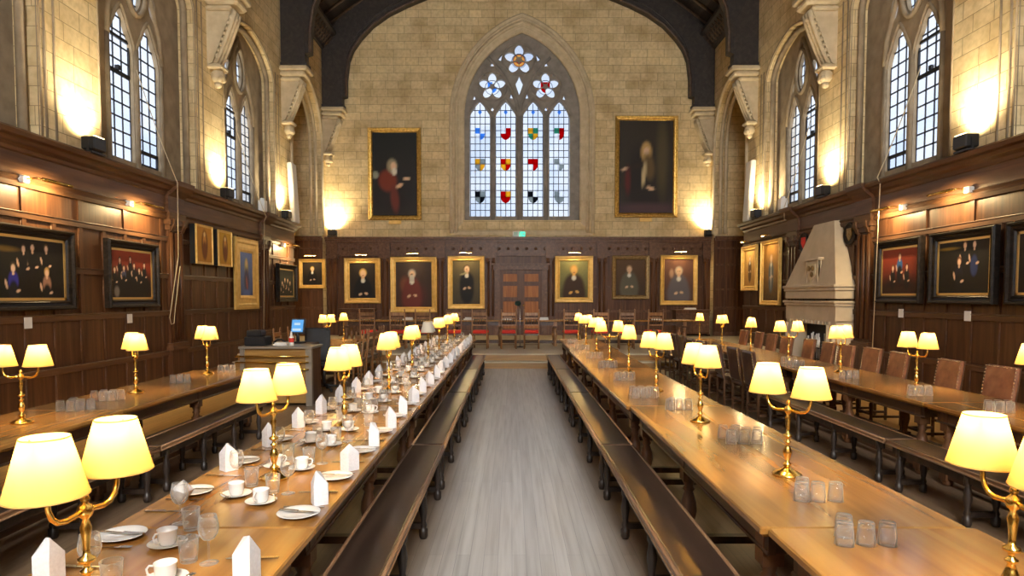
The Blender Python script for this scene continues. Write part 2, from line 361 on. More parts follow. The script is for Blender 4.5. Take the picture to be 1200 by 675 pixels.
WINS = [BC+BAY*k for k in (-3,-2,-1,0,1)]
WIN_HALF, W_SILL, W_SPR, W_APX = 1.675, 4.1, 7.9, 8.85
AC, AH = 22.4, 1.62       # alcove at the dais end
TRUSS = [BC+BAY*k-2.32-.05 for k in (-2,-1,0,1,2)]    # 0.9 .. 20.1
for side, xw, d in (('left', XL, 1), ('right', XR, -1)):
    fn = lambda u, v, w, xw=xw, d=d: (xw-d*(.22-w)*1.0, u, v)
    mb = MB()
    holes = [arch(c, WIN_HALF, W_SPR, W_APX, W_SILL) for c in WINS]
    out = [(YB, 0), (AC-AH, 0)]
    al = arch(AC, AH, 7.0, 9.05, 0, 18, .05)
    out = [(YB, 0), al[0]] + al[:1:-1] + [al[1], (YE+.3, 0), (YE+.3, WT), (YB, WT)]
    mb.plate(out, holes, .44, fn, 0)
    # chamfer mouldings round the openings and shafts on the piers
    for c in WINS:
        a = arch(c, WIN_HALF+.03, W_SPR, W_APX+.03, W_SILL)[1:] + [arch(c, WIN_HALF+.03, W_SPR, W_APX+.03, W_SILL)[0]]
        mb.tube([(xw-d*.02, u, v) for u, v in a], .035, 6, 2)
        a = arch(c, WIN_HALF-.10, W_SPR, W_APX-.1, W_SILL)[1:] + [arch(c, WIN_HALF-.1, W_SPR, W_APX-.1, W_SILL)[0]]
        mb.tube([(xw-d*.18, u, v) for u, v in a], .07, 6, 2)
        for yy in (c+WIN_HALF+.13, c+WIN_HALF+.34):
            mb.tube([(xw-d*.012, yy, CORN), (xw-d*.012, yy, 8.3)], .03, 6, 2)
    for k, off in ((.05,.0),(-.10,-.2),(-.24,-.34)):
        a = arch(AC, AH+k, 7.0, 9.05+k, CORN, 18, .05); a = a[1:]+a[:1]
        mb.tube([(xw+d*(.02+off), u, v) for u, v in a], .06, 6, 1)
    struct('wall_'+side, mb, [M['stone'], M['carved'], M['tracery']], f'pale squared stone wall along the {side} side')
    # alcove shell
    mb = MB(); xo = xw-d*1.25
    mb.box(xw-d*.44, AC-AH-.2, 0, xo, AC-AH, 9.3, 0); mb.box(xw-d*.44, AC+AH, 0, xo, AC+AH+.2, 9.3, 0)
    mb.box(xo, AC-AH-.2, 0, xo-d*.2, AC+AH+.2, 9.3, 0); mb.box(xw-d*.44, AC-AH-.2, 9.3, xo-d*.2, AC+AH+.2, 9.5, 0)
    struct('wall_alcove_'+side, mb, M['stone'], f'stone alcove at the dais end of the {side} wall')
    # oak lining of the alcove
    mb = MB(); x0, x1 = xw-d*.02, xo
    y = AC+AH
    mb.box(x0, y-.05, DZ, x1, y, 3.96, 0)
    for z, h, t in ((3.80,.16,.12),(3.5,.07,.08),(2.9,.07,.07),(2.0,.07,.07),(1.3,.1,.09),(DZ,.14,.08)): mb.box(x0, y-t, z, x1, y-.04, z+h, 1)
    for k in range(4): xx = x0+(x1-x0)*(k+.0)/3; mb.box(xx-.04, y-.075, DZ, xx+.04, y-.04, 3.9, 0)
    struct('trim_alcove_'+side, mb, [M['pan'], M['panh']], f'dark oak panelling in the alcove on the {side}')

# end wall with the great window opening
def P(px, py): return at(px, py, YE)
EW = [P(x, y) for x, y in ((548,258),(675.5,258))]
EC = (EW[0][0]+EW[1][0])/2; EH = (EW[1][0]-EW[0][0])/2
E_SILL, E_SPR, E_APX = P(611,258)[1], P(611,137)[1], P(611,43)[1]
def parch(grow=0, base=None, n=16):
    "equilateral-ish pointed arch"
    h = EH+grow; rise = E_APX-E_SPR+grow*1.3; Rr = (h*h+rise*rise)/(2*h); b = E_SILL if base is None else base
    pts = [(EC-h, b), (EC+h, b)]
    amax = math.acos((Rr-h)/Rr)
    for i in range(n+1):
        a = amax*i/n; pts.append((EC+h-Rr+Rr*math.cos(a), E_SPR+Rr*math.sin(a)))
    for i in range(n-1, -1, -1):
        a = amax*i/n; pts.append((EC-h+Rr-Rr*math.cos(a), E_SPR+Rr*math.sin(a)))
    return pts
mb = MB()
fe = lambda u, v, w: (u, YE+.25+w, v)
mb.plate([(XL-.5,0),(XR+.5,0),(XR+.5,16.8),(XL-.5,16.8)], [parch(.16)], .5, fe, 0)
for g, off, r in ((.62,.0,.055),(.50,-.03,.045),(.40,-.02,.06),(.27,.02,.05),(.16,.06,.05),(.10,.2,.05)):
    a = parch(g, E_SILL-.15-(.35 if g > .3 else 0)); a = a[1:]+a[:1]
    mb.tube([(u, YE+off, v) for u, v in a], r, 6, 1)
# splayed reveal between hood mould and opening
a0, a1 = parch(.62, E_SILL-.5), parch(.16, E_SILL-.1)
v = [(p[0], YE-.03, p[1]) for p in a0]+[(p[0], YE-.015, p[1]) for p in a1]; n = len(a0)
mb.add(v, [(i, i+1, n+i+1, n+i) for i in range(1, n-1)]+[(n-1, 0, n, 2*n-1)], 1)
x0, x1 = EC-EH-.5, EC+EH+.5
mb.prism([(-.05,E_SILL-.5),(-.05,E_SILL-.42),(.3,E_SILL-.05),(.3,E_SILL-.5)], x0, x1, lambda u,v,w: (w, YE+u, v), 1)
mb.box(x0-.1, YE-.07, E_SILL-.56, x1+.1, YE, E_SILL-.47, 1)
struct('wall_end', mb, [M['stone'], M['carved']], 'stone gable wall at the far end')

mb = MB(); mb.plate([(XL-.5,0),(XR+.5,0),(XR+.5,16.8),(XL-.5,16.8)], [parch(.16)], .5, lambda u,v,w: (u, YB-.25+w, v)); struct('wall_near', mb, M['stone'], 'stone wall behind the viewer')

# roof planes
XM = (XL+XR)/2; RZ = 16.6
mb = MB()
for d, xw in ((1, XL), (-1, XR)):
    e = xw-d*.5; ez = WT-.35
    v = [(e,YB-.4,ez),(XM,YB-.4,RZ),(XM,YE+.4,RZ),(e,YE+.4,ez)]
    mb.add(v+[(a,b,c+.15) for a,b,c in v], [(0,1,2,3),(7,6,5,4),(0,4,5,1),(1,5,6,2),(2,6,7,3),(3,7,4,0)], 0)
    for k in range(38):
        y = YB+.4+.8*k
        mb.tube([(e+d*.35, y, ez+.22), (XM, y, RZ-.12)], .06, 4, 1)
    for t in (.34,.67):
        mb.tube([(e+(XM-e)*t, YB, ez+(RZ-ez)*t-.16), (e+(XM-e)*t, YE, ez+(RZ-ez)*t-.16)], .14, 4, 0)
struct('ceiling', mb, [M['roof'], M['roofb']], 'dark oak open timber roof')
# carved wall plate under the rafters
for side, xw, d in (('left', XL, 1), ('right', XR, -1)):
    mb = MB()
    pf = [(0,10.72),(.10,10.72),(.14,10.82),(.46,11.16),(.56,11.20),(.56,11.32),(0,11.32)]
    mb.prism(pf, YB, YE, lambda u,v,w,xw=xw,d=d: (xw+d*u, w, v), 0)
    dy = .26
    for k in range(int((YE-YB)/dy)):
        y = YB+.13+dy*k
        for t in (.30,.62):
            cx, cz = .14+.32*t, 10.82+.34*t
            mb.tube([(xw+d*(cx+.075*math.cos(a)*.68+.012), y+.095*math.sin(a), cz+.075*math.cos(a)*.72-.012) for a in [2*PI*j/8 for j in range(8)]], .016, 4, 1, True)
        mb.box(xw+d*.13, y+dy/2-.012, 10.80, xw+d*.16, y+dy/2+.012, 10.84, 1)
        mb.tube([(xw+d*.15, y+dy/2, 10.81), (xw+d*.47, y+dy/2, 11.15)], .02, 4, 1)
    struct('trim_wall_plate_'+side, mb, [M['roof'], M['roofb']], f'carved dark timber plate along the {side} wall head')

# trusses on stone corbels
INN = []
for q in ((405.5,112),(405.5,92),(408,70),(413,57),(422,44),(436,29),(455,15.5),(476,5),(500,-5),(545,-18)):
    a_ = at(q[0], q[1], YE-.37); INN.append((a_[0]-XL, a_[1]))
def truss(y, end=False):
    mb = MB(); th = .17
    fy = lambda u, v, w: (u, y+w, v)
    for d, xw in ((1, XL), (-1, XR)):
        X = lambda o: xw+d*o
        mb.prism([(X(.02),8.62),(X(.74),8.62),(X(.72),9.9),(X(.02),11.2)], -th-.02, th+.02, fy, 0)
        mb.prism([(X(.0),8.62),(X(.79),8.62),(X(.79),8.74),(X(.0),8.74)], -th-.04, th+.04, fy, 0)
        # arched brace rising from the post: inner curve and outer curve
        inn = INN+[(abs(XM-xw),13.6)]
        outr = [(.06,8.8),(.06,9.7),(.05,10.3),(.05,10.8),(.35,11.4),(.80,12.0),(1.35,12.6),(2.2,13.1),(3.4,13.5),(4.9,13.9),(abs(XM-xw),14.25)]
        for i in range(len(inn)-1):
            q = [inn[i], inn[i+1], outr[i+1], outr[i]]
            mb.prism([(X(a), b) for a, b in q], -th, th, fy, 0)
        mb.tube([(X(a), y-th, b) for a, b in inn], .05, 5, 1); mb.tube([(X(a+.0), y-th, b+.22) for a, b in inn[2:8]], .03, 5, 0)
        # principal rafter
        mb.tube([(X(.1), y, 11.35), (XM, y, RZ-.25)], .2, 4, 0)
        # tracery struts between brace and rafter
        for a, b, c, e in ((1.0,12.3,.75,11.9),(1.9,13.0,2.0,12.9),(2.8,13.5,2.9,13.7),(4.0,14.0,4.1,14.6)):
            mb.tube([(X(a), y, b), (X(c+.25), y, e+.4)], .07, 4, 1)
        mb.tube([(X(.35), y-.05, 10.6), (X(1.75), y-.05, 13.0)], .06, 4, 1)
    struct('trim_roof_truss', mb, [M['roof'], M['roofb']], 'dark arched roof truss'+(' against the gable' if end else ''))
    for nm, d, xw in (('left', 1, XL), ('right', -1, XR)):
        X = lambda o: xw+d*o
        mb = MB()
        z_ = len(mb.v)
        mb.bev(min(X(0),X(.84)), y-.34, 8.66, max(X(0),X(.84)), y+.34, 8.80, .03)
        mb.bev(min(X(0),X(.76)), y-.30, 8.50, max(X(0),X(.76)), y+.30, 8.66, .05)
        mb.bev(min(X(0),X(.60)), y-.25, 8.38, max(X(0),X(.60)), y+.25, 8.50, .04)
        # stone behind the bracket
        mb.prism([(X(0),8.4),(X(.55),8.4),(X(.50),8.2),(X(.12),7.25),(X(0),7.2)], -.17, .17, fy, 0)
        # moulded bracket, three rolls running down to the head
        for off in (-.13, 0, .13):
            mb.tube([(X(.62),y+off,8.40),(X(.56),y+off,8.18),(X(.42),y+off,7.80),(X(.28),y+off,7.46),(X(.16),y+off,7.22)], [.07,.065,.055,.05,.05], 6)
        for t in [i/7 for i in range(8)]:
            mb.ball((X(.60-.36*t), y+.0, 8.26-.86*t), .075, 0, 6); mb.ball((X(.55-.34*t), y-.17, 8.24-.84*t), .05, 0, 6)
        for z, r in ((8.33,.16),(8.24,.13)): mb.lathe([(r*.8,z-.05),(r,z-.02),(r,z+.02),(r*.8,z+.05)], 10, (X(.50), y, 0))
        # carved head
        mb.bev(min(X(0),X(.34)), y-.22, 7.10, max(X(0),X(.34)), y+.22, 7.22, .04)
        mb.ball((X(.17), y, 6.98), .16, 0, 10, (1,1,1.1)); mb.ball((X(.25), y-.07, 6.92), .08); mb.ball((X(.25), y+.07, 6.92), .08); mb.ball((X(.17), y, 6.80), .09)
        mb.v = [(a, b, c-.18) for a, b, c in mb.v]
        struct('trim_corbel_'+nm, mb, M['carved'])
for y in TRUSS: truss(y)
truss(YE-.2, True)

# ------------------------------------------------------------------ windows
def leading(mb, f, u0, u1, v0, v1, nu, dv, t=.008, m=0):
    t *= 1.6
    for i in range(nu+1):
        u = u0+(u1-u0)*i/nu; mb.prism([(u-t,v0),(u+t,v0),(u+t,v1),(u-t,v1)], -.008, .008, f, m)
    k = int((v1-v0)/dv)
    for i in range(k+1):
        v = v0+dv*i; mb.prism([(u0,v-t),(u1,v-t),(u1,v+t),(u0,v+t)], -.008, .008, f, m)
SKY = []
def side_window(no, side, xw, d, c, shown):
    r = obj(f'window_{no}', None, None, (xw-d*.40, c, 0), kind='structure',
            label=f'two-light traceried stone window in the {side} wall')
    f0 = lambda u, v, w: (d*w, u, v)
    la, lb, hw = -.46, .46, .39
    mb = MB()
    holes = [lancet(la, hw, 6.3, 7.1, 4.34), lancet(lb, hw, 6.3, 7.1, 4.34), ellipse(0, 7.72, .27, .48, 20, 0, .35), ellipse(-.66,7.55,.13,.28,12,-.3), ellipse(.66,7.55,.13,.28,12,.3)]
    mb.plate(arch(0, WIN_HALF+.02, W_SPR, W_APX+.02, W_SILL-.02), holes, .09, f0)
    for u in (-.91, 0, .91): mb.tube([(d*.05, u, 4.2), (d*.05, u, 6.5)], .055 if u else .065, 6)
    for u in (la, lb):
        a = lancet(u, hw+.05, 6.3, 7.2, 4.34)[2:]; mb.tube([(d*.05, p, q) for p, q in a], .035, 6)
    mb.tube([(d*.09, p, q) for p, q in ellipse(0, 7.72, .34, .56, 20, 0, .35)], .05, 6, 0, True)
    for s in (-1, 1): mb.tube([(d*.06, s*.91, 6.5), (d*.06, s*.86, 7.0), (d*.06, s*.62, 7.55), (d*.06, s*.25, 8.2), (d*.06, 0, 8.6)], .055, 6)
    # sloping sill
    mb.prism([(-.08,4.0),(.36,4.02),(.36,4.10),(-.08,4.32)], -WIN_HALF, WIN_HALF, lambda u,v,w: (d*u, w, v))
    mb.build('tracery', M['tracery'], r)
    p = MB(); p.add([(-d*.05,-1.1,4.25),(-d*.05,1.1,4.25),(-d*.05,1.1,8.6),(-d*.05,-1.1,8.6)], [(0,1,2,3)]); p.build('pane', M['pane'], r)
    l = MB(); fl = lambda u, v, w: (-d*.03+w, u, v)
    for u in (la, lb): leading(l, fl, u-hw, u+hw, 4.34, 7.2, 3, .262, .009)
    leading(l, fl, -.3, .3, 7.4, 8.4, 3, .26)
    l.build('leading', M['lead'], r)
    if shown:
        k = MB(); u = la
        def cas(z0, z1, t=.028):
            for q in ([(u-hw,z0),(u+hw,z0),(u+hw,z0+2*t),(u-hw,z0+2*t)], [(u-hw,z1-2*t),(u+hw,z1-2*t),(u+hw,z1),(u-hw,z1)], [(u-hw,z0),(u-hw+t,z0),(u-hw+t,z1),(u-hw,z1)], [(u+hw-t,z0),(u+hw,z0),(u+hw,z1),(u+hw-t,z1)]):
                k.prism(q, -.02, .02, fl)
        cas(5.92, 6.62); u = lb; cas(4.34, 4.66)
        k.box(-d*.03-.03, la-.04, 5.98, -d*.03+.05, la+.04, 6.06)
        k.build('casement', M['iron'], r)
    SKY.append(((xw-d*1.3, c, 6.4), (0, d*PI/2, 0), 3.0, 4.6, 'side'))
no = 1
for c in WINS:
    for side, xw, d in (('left', XL, 1), ('right', XR, -1)):
        no += 1; side_window(no, side, xw, d, c, c > 12)

def shield(mb, u, v, w, h, cols, f):
    "plain quartered shield"
    x0, x1, xm = u-w/2, u+w/2, u; t, b, mz = v+h/2, v-h/2, v+.02
    mb.prism([(x0,mz),(xm,mz),(xm,t),(x0,t)], -.004, .004, f, cols[0]); mb.prism([(xm,mz),(x1,mz),(x1,t),(xm,t)], -.004, .004, f, cols[1])
    mb.prism([(x0,mz),(x0+w*.06,v-h*.2),(x0+w*.22,v-h*.38),(xm,b),(xm,mz)], -.004, .004, f, cols[2])
    mb.prism([(x1,mz),(xm,mz),(xm,b),(x1-w*.22,v-h*.38),(x1-w*.06,v-h*.2)], -.004, .004, f, cols[3])
r = obj('window_1', None, None, (0, YE+.22, 0), kind='structure', label='great four-light gable window with heraldic glass')
f0 = lambda u, v, w: (u, w, v)
mb = MB(); holes = []
sx = (P(601,0)[0]-P(600,0)[0])
LC = [562, 592.5, 625, 656]
for c in LC:
    s = [(-12,253),(12,253),(12,136),(11,131.5),(8.5,128),(6.5,125.5),(5,122.5),(2,119),(0,117.5),(-2,119),(-5,122.5),(-6.5,125.5),(-8.5,128),(-11,131.5),(-12,136)]
    holes.append([P(c+a, b) for a, b in s])
def flower(cx, cy, r0, n, a, b, ph):
    for i in range(n):
        t = PI/2+2*PI*i/n+ph; q = P(cx+r0*math.cos(t), cy-r0*math.sin(t)); holes.append(ellipse(q[0], q[1], a*sx, b*sx, 14, t-PI/2, .25))
flower(576.7, 99.5, 9.3, 5, 4.9, 6.9, 0); flower(639.5, 99.5, 9.3, 5, 4.9, 6.9, 0); flower(608.3, 68, 10.4, 5, 5.4, 7.6, 0)
def tri(pts): holes.append([P(a, b) for a, b in pts])
tri([(604,97),(606.5,92),(608.5,87),(610.5,92),(613,97),(611,103),(608.5,110),(606,103)])
for cx, s in ((608.4, 1), (608.4, -1)):
    tri([(cx-s*25.5,68),(cx-s*19.5,61),(cx-s*21.5,70)]); tri([(cx-s*35,76),(cx-s*32,71),(cx-s*28.5,76)]); tri([(cx-s*55,116),(cx-s*53,110),(cx-s*51,115)])
    tri([(cx-s*11,114),(cx-s*9.5,108),(cx-s*7,114)]); tri([(cx-s*34,116),(cx-s*31.5,114.5),(cx-s*29,116),(cx-s*31.5,117.5)])
    tri([(cx-s*42,88),(cx-s*40.5,86),(cx-s*39,88)]); tri([(cx-s*24,88),(cx-s*22.5,86),(cx-s*21,88)])
    tri([(cx-s*34,127),(cx-s*31.6,124),(cx-s*29.5,127),(cx-s*31.6,129)])
mb.plate(parch(.18, E_SILL-.1), holes, .16, f0)
for px in (577.2, 608.8, 640.5): mb.tube([(P(px,0)[0], -.1, E_SILL), (P(px,0)[0], -.1, P(0,136)[1])], .09 if px == 608.8 else .065, 6)
def rib(pts, rr): mb.tube([(P(a,b)[0], -.09, P(a,b)[1]) for a, b in pts], rr, 6)
for s in (-1, 1):
    m_ = lambda x: 608.6+s*(x-608.6)
    rib([(m_(608.6),136),(m_(606),120),(m_(599),103),(m_(590),86),(m_(578),72),(m_(572),66)], .06)
    rib([(m_(608.6),136),(m_(603),127),(m_(595),117.5),(m_(592.5),115),(m_(589),117.5),(m_(582),127),(m_(577.2),136)], .05)
    rib([(m_(577.2),136),(m_(572),127),(m_(564),117.5),(m_(562),115),(m_(559),117.5),(m_(552),127),(m_(549),136)], .05)
    rib([(m_(576.7)+17.3*math.cos(t), 99.5+17.3*math.sin(t)) for t in [2*PI*i/18 for i in range(19)]], .04)
rib([(608.3+19*math.cos(t), 68+18.5*math.sin(t)) for t in [2*PI*i/18 for i in range(19)]], .04)
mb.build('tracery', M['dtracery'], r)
p = MB(); q0 = P(540,262); q1 = P(680,40)
p.add([(q0[0],.12,q0[1]),(q1[0],.12,q0[1]),(q1[0],.12,q1[1]),(q0[0],.12,q1[1])], [(0,1,2,3)]); p.build('pane', M['pane'], r)
l = MB(); fl = lambda u, v, w: (u, .1+w, v)
for c in LC: leading(l, fl, P(c-12,0)[0], P(c+12,0)[0], P(c,253)[1], P(c,119)[1], 4, 7.9*sx, .008)
for cx, cy in ((576.7,99.5),(639.5,99.5),(608.3,68)):
    a = P(cx-16,cy+16); b = P(cx+16,cy-16)
    l.tube([(P(cx+8.6*math.cos(t),cy)[0], .1, P(cx,cy+8.6*math.sin(t))[1]) for t in [2*PI*i/14 for i in range(14)]], .012, 4, 0, True)
l.build('leading', M['lead'], r)
SG = [M['sg_'+k] for k in ('red','blue','gold','grey','green','black','white','orange')]
rows = [(155, [(1,6,6,1),(6,0,0,0),(2,4,4,2),(4,0,6,0)]), (191.5, [(2,3,3,2),(0,2,2,0),(0,0,6,0),(3,6,6,3)]), (230, [(5,3,3,5),(0,2,0,0),(5,6,3,5),(3,6,3,3)])]
fs = lambda u, v, w: (u, .06+w, v)
for py, cs in rows:
    for c, cc in zip(LC, cs):
        q = P(c, py); k = MB(); shield(k, q[0], q[1], 12*sx, 14.5*sx, cc, fs); k.build('shield', SG, r)
for cx, cy, cc in ((576.7,100,(1,6,6,1)),(639.5,100,(0,0,0,6))):
    q = P(cx, cy); k = MB(); shield(k, q[0], q[1], 11*sx, 13*sx, cc, fs)
    k.build('shield', SG, r)
q = P(608.3, 68); k = MB()
cr = lambda rr: [(q[0]+rr*sx*math.cos(2*PI*i/16), q[1]+rr*sx*math.sin(2*PI*i/16)) for i in range(16)]
for r0_, r1_, m_ in ((7.8,6.9,5),(6.9,5.3,7),(5.3,4.2,2),(4.2,0,0)):
    a0, a1 = cr(r0_), cr(r1_)
    if r1_: k.add([(u,.06,v) for u,v in a0+a1], [(i,(i+1)%16,16+(i+1)%16,16+i) for i in range(16)], m_)
    else: k.add([(u,.06,v) for u,v in a0], [tuple(range(16))], m_)
k.build('roundel', SG, r)
for c in LC:
    q = P(c, 129); k = MB(); k.prism([(q[0]-.07,q[1]),(q[0],q[1]-.1),(q[0]+.07,q[1]),(q[0],q[1]+.1)], -.004,.004, fs, 1); k.build('quarry', SG, r)
r2 = obj('window_12', None, None, (2*EC, YB-.22, 0), PI, kind='structure', label='added four-light gable window behind the viewer, lighting the hall')  # invented window, out of view, added to light the hall from the front
for ch in list(r.children):
    if ch.name.split('.')[0] in ('tracery','pane','leading'): c2 = ch.copy(); COL.objects.link(c2); c2.parent = r2
SKY.append(((EC, YB-1.4, 6.9), (PI/2, 0, 0), 4.6, 6.6, 'rear'))  # added bright sky outside the invented window, frontal fill
SKY.append(((EC, YE+1.3, 6.9), (-PI/2, 0, 0), 4.6, 6.6, 'end'))

# ------------------------------------------------------------------ oak panelling of the long walls
def panelling(side, xw, d, y0, y1, pil):
    X = lambda o: xw+d*o
    mb = MB()
    bx = lambda a, b, c, e, f_, g, m=0: mb.box(X(a), b, c, X(e), f_, g, m)
    bx(-.02, y0, 0, .03, y1, 4.0, 0)
    # cornice, frieze, architrave
    prof = [(0,3.30),(.075,3.30),(.095,3.36),(.075,3.40),(.105,3.44),(.06,3.46),(.06,3.76),(.085,3.78),(.10,3.83),(.17,3.87),(.20,3.93),(.27,3.95),(.29,4.01),(.27,CORN),(0,CORN)]
    mb.prism(prof, y0, y1, lambda u, v, w: (X(u), w, v), 1)
    rails = [(.0,.14),(.60,.09),(1.40,.09),(2.13,.085),(2.87,.085)]
    for z, h in rails: bx(.0, y0, z, .062, y1, z+h, 1)
    for z, h in rails[1:]: mb.tube([(X(.06), y0, z+h), (X(.06), y1, z+h)], .014, 5, 1)
    st = .605; k0 = int((y0-9.28)/st)-1
    for k in range(k0, int((y1-9.28)/st)+1):
        y = 9.28+k*st
        if not y0+.05 < y < y1-.05: continue
        bx(.0, y-.042, 0, .055, y+.042, 2.9, 0)
        if k % 2 == 0: bx(.0, y-.045, 2.9, .055, y+.045, 3.3, 0)
        for z0, z1 in ((.14,.60),(.69,1.40),(1.49,2.13),(2.22,2.87)):
            if y+st > y1: continue
            a, b = y+.042, y+st-.042
            for q in (((a,z0),(b,z0)),((b,z0),(b,z1)),((b,z1),(a,z1)),((a,z1),(a,z0))):
                mb.tube([(X(.034), q[0][0], q[0][1]), (X(.034), q[1][0], q[1][1])], .013, 4, 1)
    for y in pil:
        bx(0, y-.30, 0, .13, y+.30, .78, 0); bx(0, y-.34, .70, .17, y+.34, .78, 1); bx(0, y-.33, .0, .16, y+.33, .16, 1); bx(0, y-.32, .78, .15, y+.32, .84, 1)
        bx(0, y-.26, .84, .08, y+.26, 3.12, 0)
        for o in (-.19, 0, .19): mb.tube([(X(.08), y+o, .9), (X(.08), y+o, 3.05)], .055, 6, 0)
        bx(0, y-.30, 3.10, .13, y+.30, 3.2, 1); bx(0, y-.34, 3.2, .17, y+.34, 3.30, 1)
        for o in (-.2, .2):
            mb.prism([(.05,3.02),(.13,3.08),(.19,3.20),(.21,3.32),(.05,3.32)], y+o-.05, y+o+.05, lambda u,v,w: (X(u),w,v), 1)
        mb.prism([(0,3.30),(.13,3.30),(.15,3.44),(.12,3.46),(.12,3.76),(.25,3.86),(.34,3.96),(.35,CORN+.01),(0,CORN+.01)], y-.32, y+.32, lambda u,v,w: (X(u),w,v), 1)
    struct('wall_panelling_'+side, mb, [M['pan'], M['panh']], f'dark oak panelling along the {side} wall')
panelling('left', XL, 1, YB, AC-AH, [13.38, 18.2])
panelling('right', XR, -1, YB, AC-AH, [13.62, 17.05])
# panelling of the far end
mb = MB(); Y = lambda o: YE-o
mb.box(XL, Y(.03), DZ, XR, Y(-.02), 3.95, 0)
for o, z0, z1 in ((.26,3.88,3.97),(.19,3.80,3.88),(.12,3.74,3.80),(.06,3.36,3.74),(.11,3.28,3.36),(.07,DZ,DZ+.16),(.065,1.18,1.27),(.065,2.1,2.18)): mb.box(XL, Y(o), z0, XR, Y(0), z1, 1)
x = XL+.2
while x < XR:
    mb.box(x-.045, Y(.055), DZ, x+.045, Y(0), 3.3, 0); x += .68
for px in (390.5, 451.5, 516, 575, 645.5, 705, 766, 828.5):
    x = P(px, 300)[0]
    mb.box(x-.15, Y(.09), DZ, x+.15, Y(0), 3.2, 0); mb.box(x-.18, Y(.12), DZ, x+.18, Y(0), 1.0, 0)
    for o in (-.08,.08): mb.tube([(x+o, Y(.09), 1.05), (x+o, Y(.09), 3.1)], .045, 6, 0)
    mb.box(x-.2, Y(.17), 3.18, x+.2, Y(0), 3.30, 1)
    for o in (-.12,.12): mb.prism([(.05,3.0),(.13,3.06),(.18,3.2),(.05,3.2)], x+o-.05, x+o+.05, lambda u,v,w: (w,Y(u),v), 1)
    mb.box(x-.2, Y(.16), 3.30, x+.2, Y(0), 3.8, 1)
for x in [XL+.3+.34*k for k in range(42)]:
    mb.ball((x, Y(.07), 3.55), .06, 1, 6, (1,.5,1)); mb.box(x+.13, Y(.08), 3.44, x+.2, Y(0), 3.66, 1)
# doorcase
dx0, dx1, dtop = P(584,0)[0], P(637,0)[0], P(610,317)[1]
for a, b in ((dx0-.14, dx0+.04), (dx1-.04, dx1+.14)): mb.box(a, Y(.14), DZ, b, Y(0), dtop+.15, 1)
mb.box(dx0-.2, Y(.16), dtop+.02, dx1+.2, Y(0), dtop+.2, 1); mb.box(dx0-.26, Y(.2), dtop+.2, dx1+.26, Y(0), dtop+.27, 1)
struct('wall_panelling_end', mb, [M['pan'], M['panh']], 'dark oak panelling across the far end behind the dais')
r = obj('door_1', None, None, (0, 0, 0), kind='structure', label='panelled double oak doors in the far end')
xm = (dx0+dx1)/2
for a, b in ((dx0+.04, xm-.006), (xm+.006, dx1-.04)):
    k = MB(); k.box(a, Y(.06), DZ+.01, b, Y(.02), dtop+.02, 0)
    k.box(a, Y(.09), DZ+.01, a+.1, Y(.06), dtop+.02, 0); k.box(b-.1, Y(.09), DZ+.01, b, Y(.06), dtop+.02, 0)
    for z, h in ((DZ+.015,.2),(1.0,.1),(1.62,.1),(2.2,.1),(dtop-.1,.115)): k.box(a+.004, Y(.086), z, b-.004, Y(.06), z+h, 0)
    for z0, z1 in ((DZ+.24,.97),(1.13,1.59),(1.75,2.17),(2.33,dtop-.13)): k.box(a+.13, Y(.075), z0, b-.13, Y(.06), z1, 1)
    o = k.build('leaf', [M['pan'], M['oakdoor']], r)
k = MB(); k.ball((xm+.1, Y(.13), 1.45), .035); k.tube([(xm+.1, Y(.09), 1.45), (xm+.1, Y(.13), 1.45)], .012, 6); k.build('door_knob', M['brass'], r)
# ================================================================== furniture
TB = .75
def turned_leg(h, r, n=12, sq=.0):
    return [(r*.75,0),(r*.95,.02),(r*.95,.09),(r*.6,.10),(r*.75,.13),(r*.55,.16),(r*.75,h*.36),(r*1.05,h*.5),(r*.95,h*.6),(r*.55,h*.72),(r*.8,h*.75),(r*.55,h*.78),(r*.8,h*.84),(r*.7,h*.87)]
_tb = {}
def hall_table(x0, x1, y0, y1, label, group, legs=3, bottom=.0):
    w, l = x1-x0, y1-y0
    r = thing('refectory_table', label, 'table', ((x0+x1)/2, (y0+y1)/2, bottom), 0, group)
    key = (round(w,2), round(l,2), legs)
    if key not in _tb:
        mb = MB(); mb.bev(-w/2, -l/2+.004, .712, w/2, l/2-.004, .75, .007); mb.bev(-w/2+.02, -l/2+.03, .695, w/2-.02, l/2-.03, .715, .005)
        top = mb.mesh('table_top', M['table'])
        mb = MB()
        for s in (-1,1):
            mb.box(s*(w/2-.11), -l/2+.1, .585, s*(w/2-.075), l/2-.1, .70)
            mb.box(-w/2+.1, s*(l/2-.16), .585, w/2-.1, s*(l/2-.12), .70)
            mb.tube([(s*(w/2-.075), -l/2+.1, .59), (s*(w/2-.075), l/2-.1, .59)], .012, 5)
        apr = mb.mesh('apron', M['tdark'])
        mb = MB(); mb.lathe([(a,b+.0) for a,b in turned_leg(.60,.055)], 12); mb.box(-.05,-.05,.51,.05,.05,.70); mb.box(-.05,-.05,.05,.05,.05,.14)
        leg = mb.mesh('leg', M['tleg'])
        mb = MB()
        for s in (-1,1): mb.box(s*(w/2-.12)-.03, -l/2+.12, .07, s*(w/2-.12)+.03, l/2-.12, .12)
        for k in range(legs):
            yy = -l/2+.2+(l-.4)*k/(legs-1); mb.box(-w/2+.12, yy-.03, .07, w/2-.12, yy+.03, .12)
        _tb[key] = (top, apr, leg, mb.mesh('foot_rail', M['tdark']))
    top, apr, leg, fr = _tb[key]
    obj('table_top', top, r); obj('apron', apr, r); obj('foot_rail', fr, r)
    for s in (-1,1):
        for k in range(legs): obj('leg', leg, r, (s*(w/2-.12), -l/2+.2+(l-.4)*k/(legs-1), 0))
    return r
JT = [-.38, 2.86, 6.10, 9.34, 12.58, 15.82]
